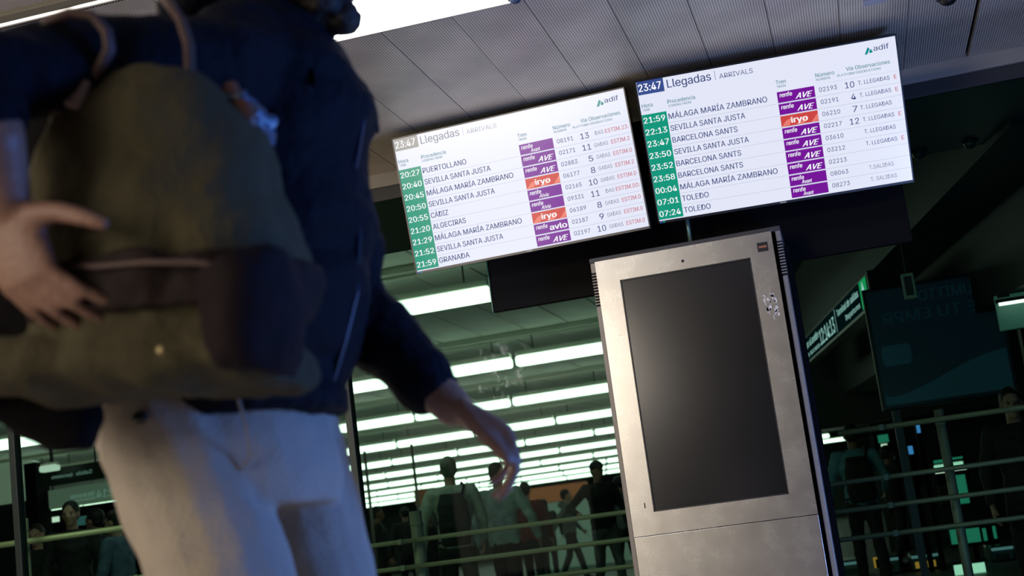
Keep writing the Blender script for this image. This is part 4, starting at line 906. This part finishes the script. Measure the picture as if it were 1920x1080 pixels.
# ---------------- olive bag
bag = empty('duffel_bag', pt(330, 700, -4.42), 'bulging olive canvas bag with brown leather trim hanging beside the walking man', 'bag')
YB = -4.395
G_ = MB()
prof = [(215, 335, 138, .045), (165, 425, 160, .085), (136, 480, 215, .110), (120, 505, 300, .122), (108, 530, 390, .128), (112, 546, 480, .130), (108, 552, 580, .128), (100, 556, 660, .120), (110, 556, 725, .095)]
rg = []
for b_, f_, y_, th in prof[::-1]:
    L_, R2 = pt(b_, y_, YB), pt(f_, y_, YB); rg.append(((L_ + R2) / 2, ((R2.x - L_.x) / 2, 0, (R2.z - L_.z) / 2), (0, th, 0)))
G_.loft(rg, n=36, p=2.7)
lo = [pt(-190, 712, YB), pt(-60, 703, YB), pt(150, 694, YB), pt(350, 688, YB), pt(500, 680, YB), pt(545, 676, YB)]
G_.loft([(c_, (0, .125 * k_, 0), (0, 0, .036 * k_)) for c_, k_ in zip(lo, (.7, 1, 1, 1, 1, .8))], n=28, p=2.7)
def bf(c): return .017 * noise.noise(Vector((c.x * 11, c.y * 9, c.z * 9 - c.x * 6))) + .006 * noise.noise(Vector((c.x * 24 + 7, c.y * 20, c.z * 20))) + .002 * noise.noise(Vector((c.x * 60, c.y * 60, c.z * 60)))
link('canvas_body', organic(G_, .006, 5, bf), M_canvas, bag)
def band(y0, y1, b0, f0, th, name, mt, off=.006):
    g2 = MB(); out = []
    for y_ in (y1, (y0 + y1) / 2, y0):
        L_, R2 = pt(b0, y_, YB), pt(f0, y_ - 18, YB); out.append(((L_ + R2) / 2, ((R2.x - L_.x) / 2 + off, 0, (R2.z - L_.z) / 2), (0, th + off, 0)))
    g2.loft(out, n=36, p=2.8); return link(name, organic(g2, .006, 3, bf), mt, bag)
band(508, 618, 116, 556, .134, 'leather_band', M_leather)
fl_ = MB(); fl_.loft([(pt(470, 505, YB - .060), (.052, 0, .012), (0, .088, 0)), (pt(480, 600, YB - .060), (.050, 0, .01), (0, .090, 0)), (pt(490, 690, YB - .055), (.044, 0, .01), (0, .082, 0)), (pt(495, 712, YB - .05), (.03, 0, .0), (0, .07, 0))][::-1], n=24, p=2.6)
link('side_pocket', organic(fl_, .006, 4, bf), mat('dark_leather', (.012, .007, .009), .8, spec=.15, noise_amt=.3, nscale=12), bag)
rim = MB(); rim.tube([pt(a, b, YB - .142 + c) for a, b, c in ((118, 498, .03), (180, 500, .0), (270, 492, -.004), (360, 492, 0), (430, 500, .0), (500, 505, .025))], .0035); rim.build('piping', M_strap, bag, True)
h1 = MB(); h1.tube([pt(a, b, y_) for a, b, y_ in ((40, 120, -4.50), (62, 78, -4.52), (90, 42, -4.52), (130, 24, -4.52), (172, 28, -4.51), (200, 58, -4.505), (206, 92, -4.50), (188, 128, -4.495), (162, 160, -4.49), (146, 190, -4.50))], .0085, n=12, flat=.75)
h1o = h1.build('handle', M_strap, bag, True)
h2 = MB(); h2.tube([pt(a, b, y_) for a, b, y_ in ((200, -60, -4.30), (262, -38, -4.36), (312, -2, -4.41), (340, 40, -4.43), (354, 85, -4.44), (356, 130, -4.445), (350, 170, -4.46))], .0085, n=12, flat=.75); h2.build('handle', M_strap, bag, True)
c1 = MB(); c1.box((-.011, -.006, -.020), (.011, .006, .016), Matrix.Translation(pt(146, 172, -4.505)) @ Matrix.Rotation(.45, 4, 'Y'), bev=.003); cc_ = c1.build('handle_tab', mat('pale_leather', (.34, .25, .23), .4), h1o)
MB().sph(pt(302, 657, YB - .142), .006, 1, .5, 1).build('stud', mat('brass', (.25, .2, .1), .4, .8), bag, True)
for px, py in ((275, 146), (356, 205)): MB().cyl(pt(px, py, YB - .045), pt(px, py, YB - .060) , .010, n=20).build('eyelet', M_black, bag, True)
# crumpled bag in the opening
cp_ = MB(); 
for i in range(7): cp_.sph(pt(470 + random.uniform(-28, 28), 215 + random.uniform(-28, 28), -4.37 + random.uniform(-.03, .02)), random.uniform(.012, .021))
o = link('plastic_bag', organic(cp_, .004, 1, fold_fn(.012, 5, 50)), mat('crumpled_film', (.04, .10, .20), .12, spec=.9), None); tag(o, 'crumpled shiny blue plastic bag squeezed between the olive bag and the jacket', 'bag')
cp_ = MB(); cp_.limb([pt(432, 165, -4.40), pt(462, 222, -4.41), pt(466, 270, -4.41)], [.012, .016, .010]); o = link('leather_pouch', organic(cp_, .005, 2, fold_fn(.004, 5, 30)), mat('rust_leather', (.16, .06, .035), .4), None); tag(o, 'small rust brown leather pouch tucked beside the shiny plastic bag', 'pouch')
# dark coat under the bag, drawn up as an added dark backing
co = MB(); co.loft([(pt(105, 190, -4.31), (.04, 0, 0), (0, .03, 0)), (pt(100, 260, -4.31), (.05, 0, 0), (0, .035, 0)), (pt(80, 420, -4.33), (.06, 0, 0), (0, .035, 0)), (pt(60, 600, -4.35), (.08, 0, 0), (0, .04, 0)), (pt(60, 735, -4.36), (.10, 0, 0), (0, .045, 0)), (pt(62, 780, -4.36), (.095, 0, -.012), (0, .045, 0)), (pt(100, 815, -4.36), (.055, 0, -.014), (0, .035, 0)), (pt(135, 842, -4.36), (.026, 0, -.006), (0, .02, 0))][::-1], n=24, p=2.6)
o = link('coat_backing', organic(co, .006, 4, fold_fn(.008, 9, 14)), mat('black_wool', (.004, .0035, .004), .9, spec=.1), None); tag(o, 'dark coat below the olive bag, drawn up as an added dark backing behind the arm', 'coat')
bpy.data.scenes.remove(TS)
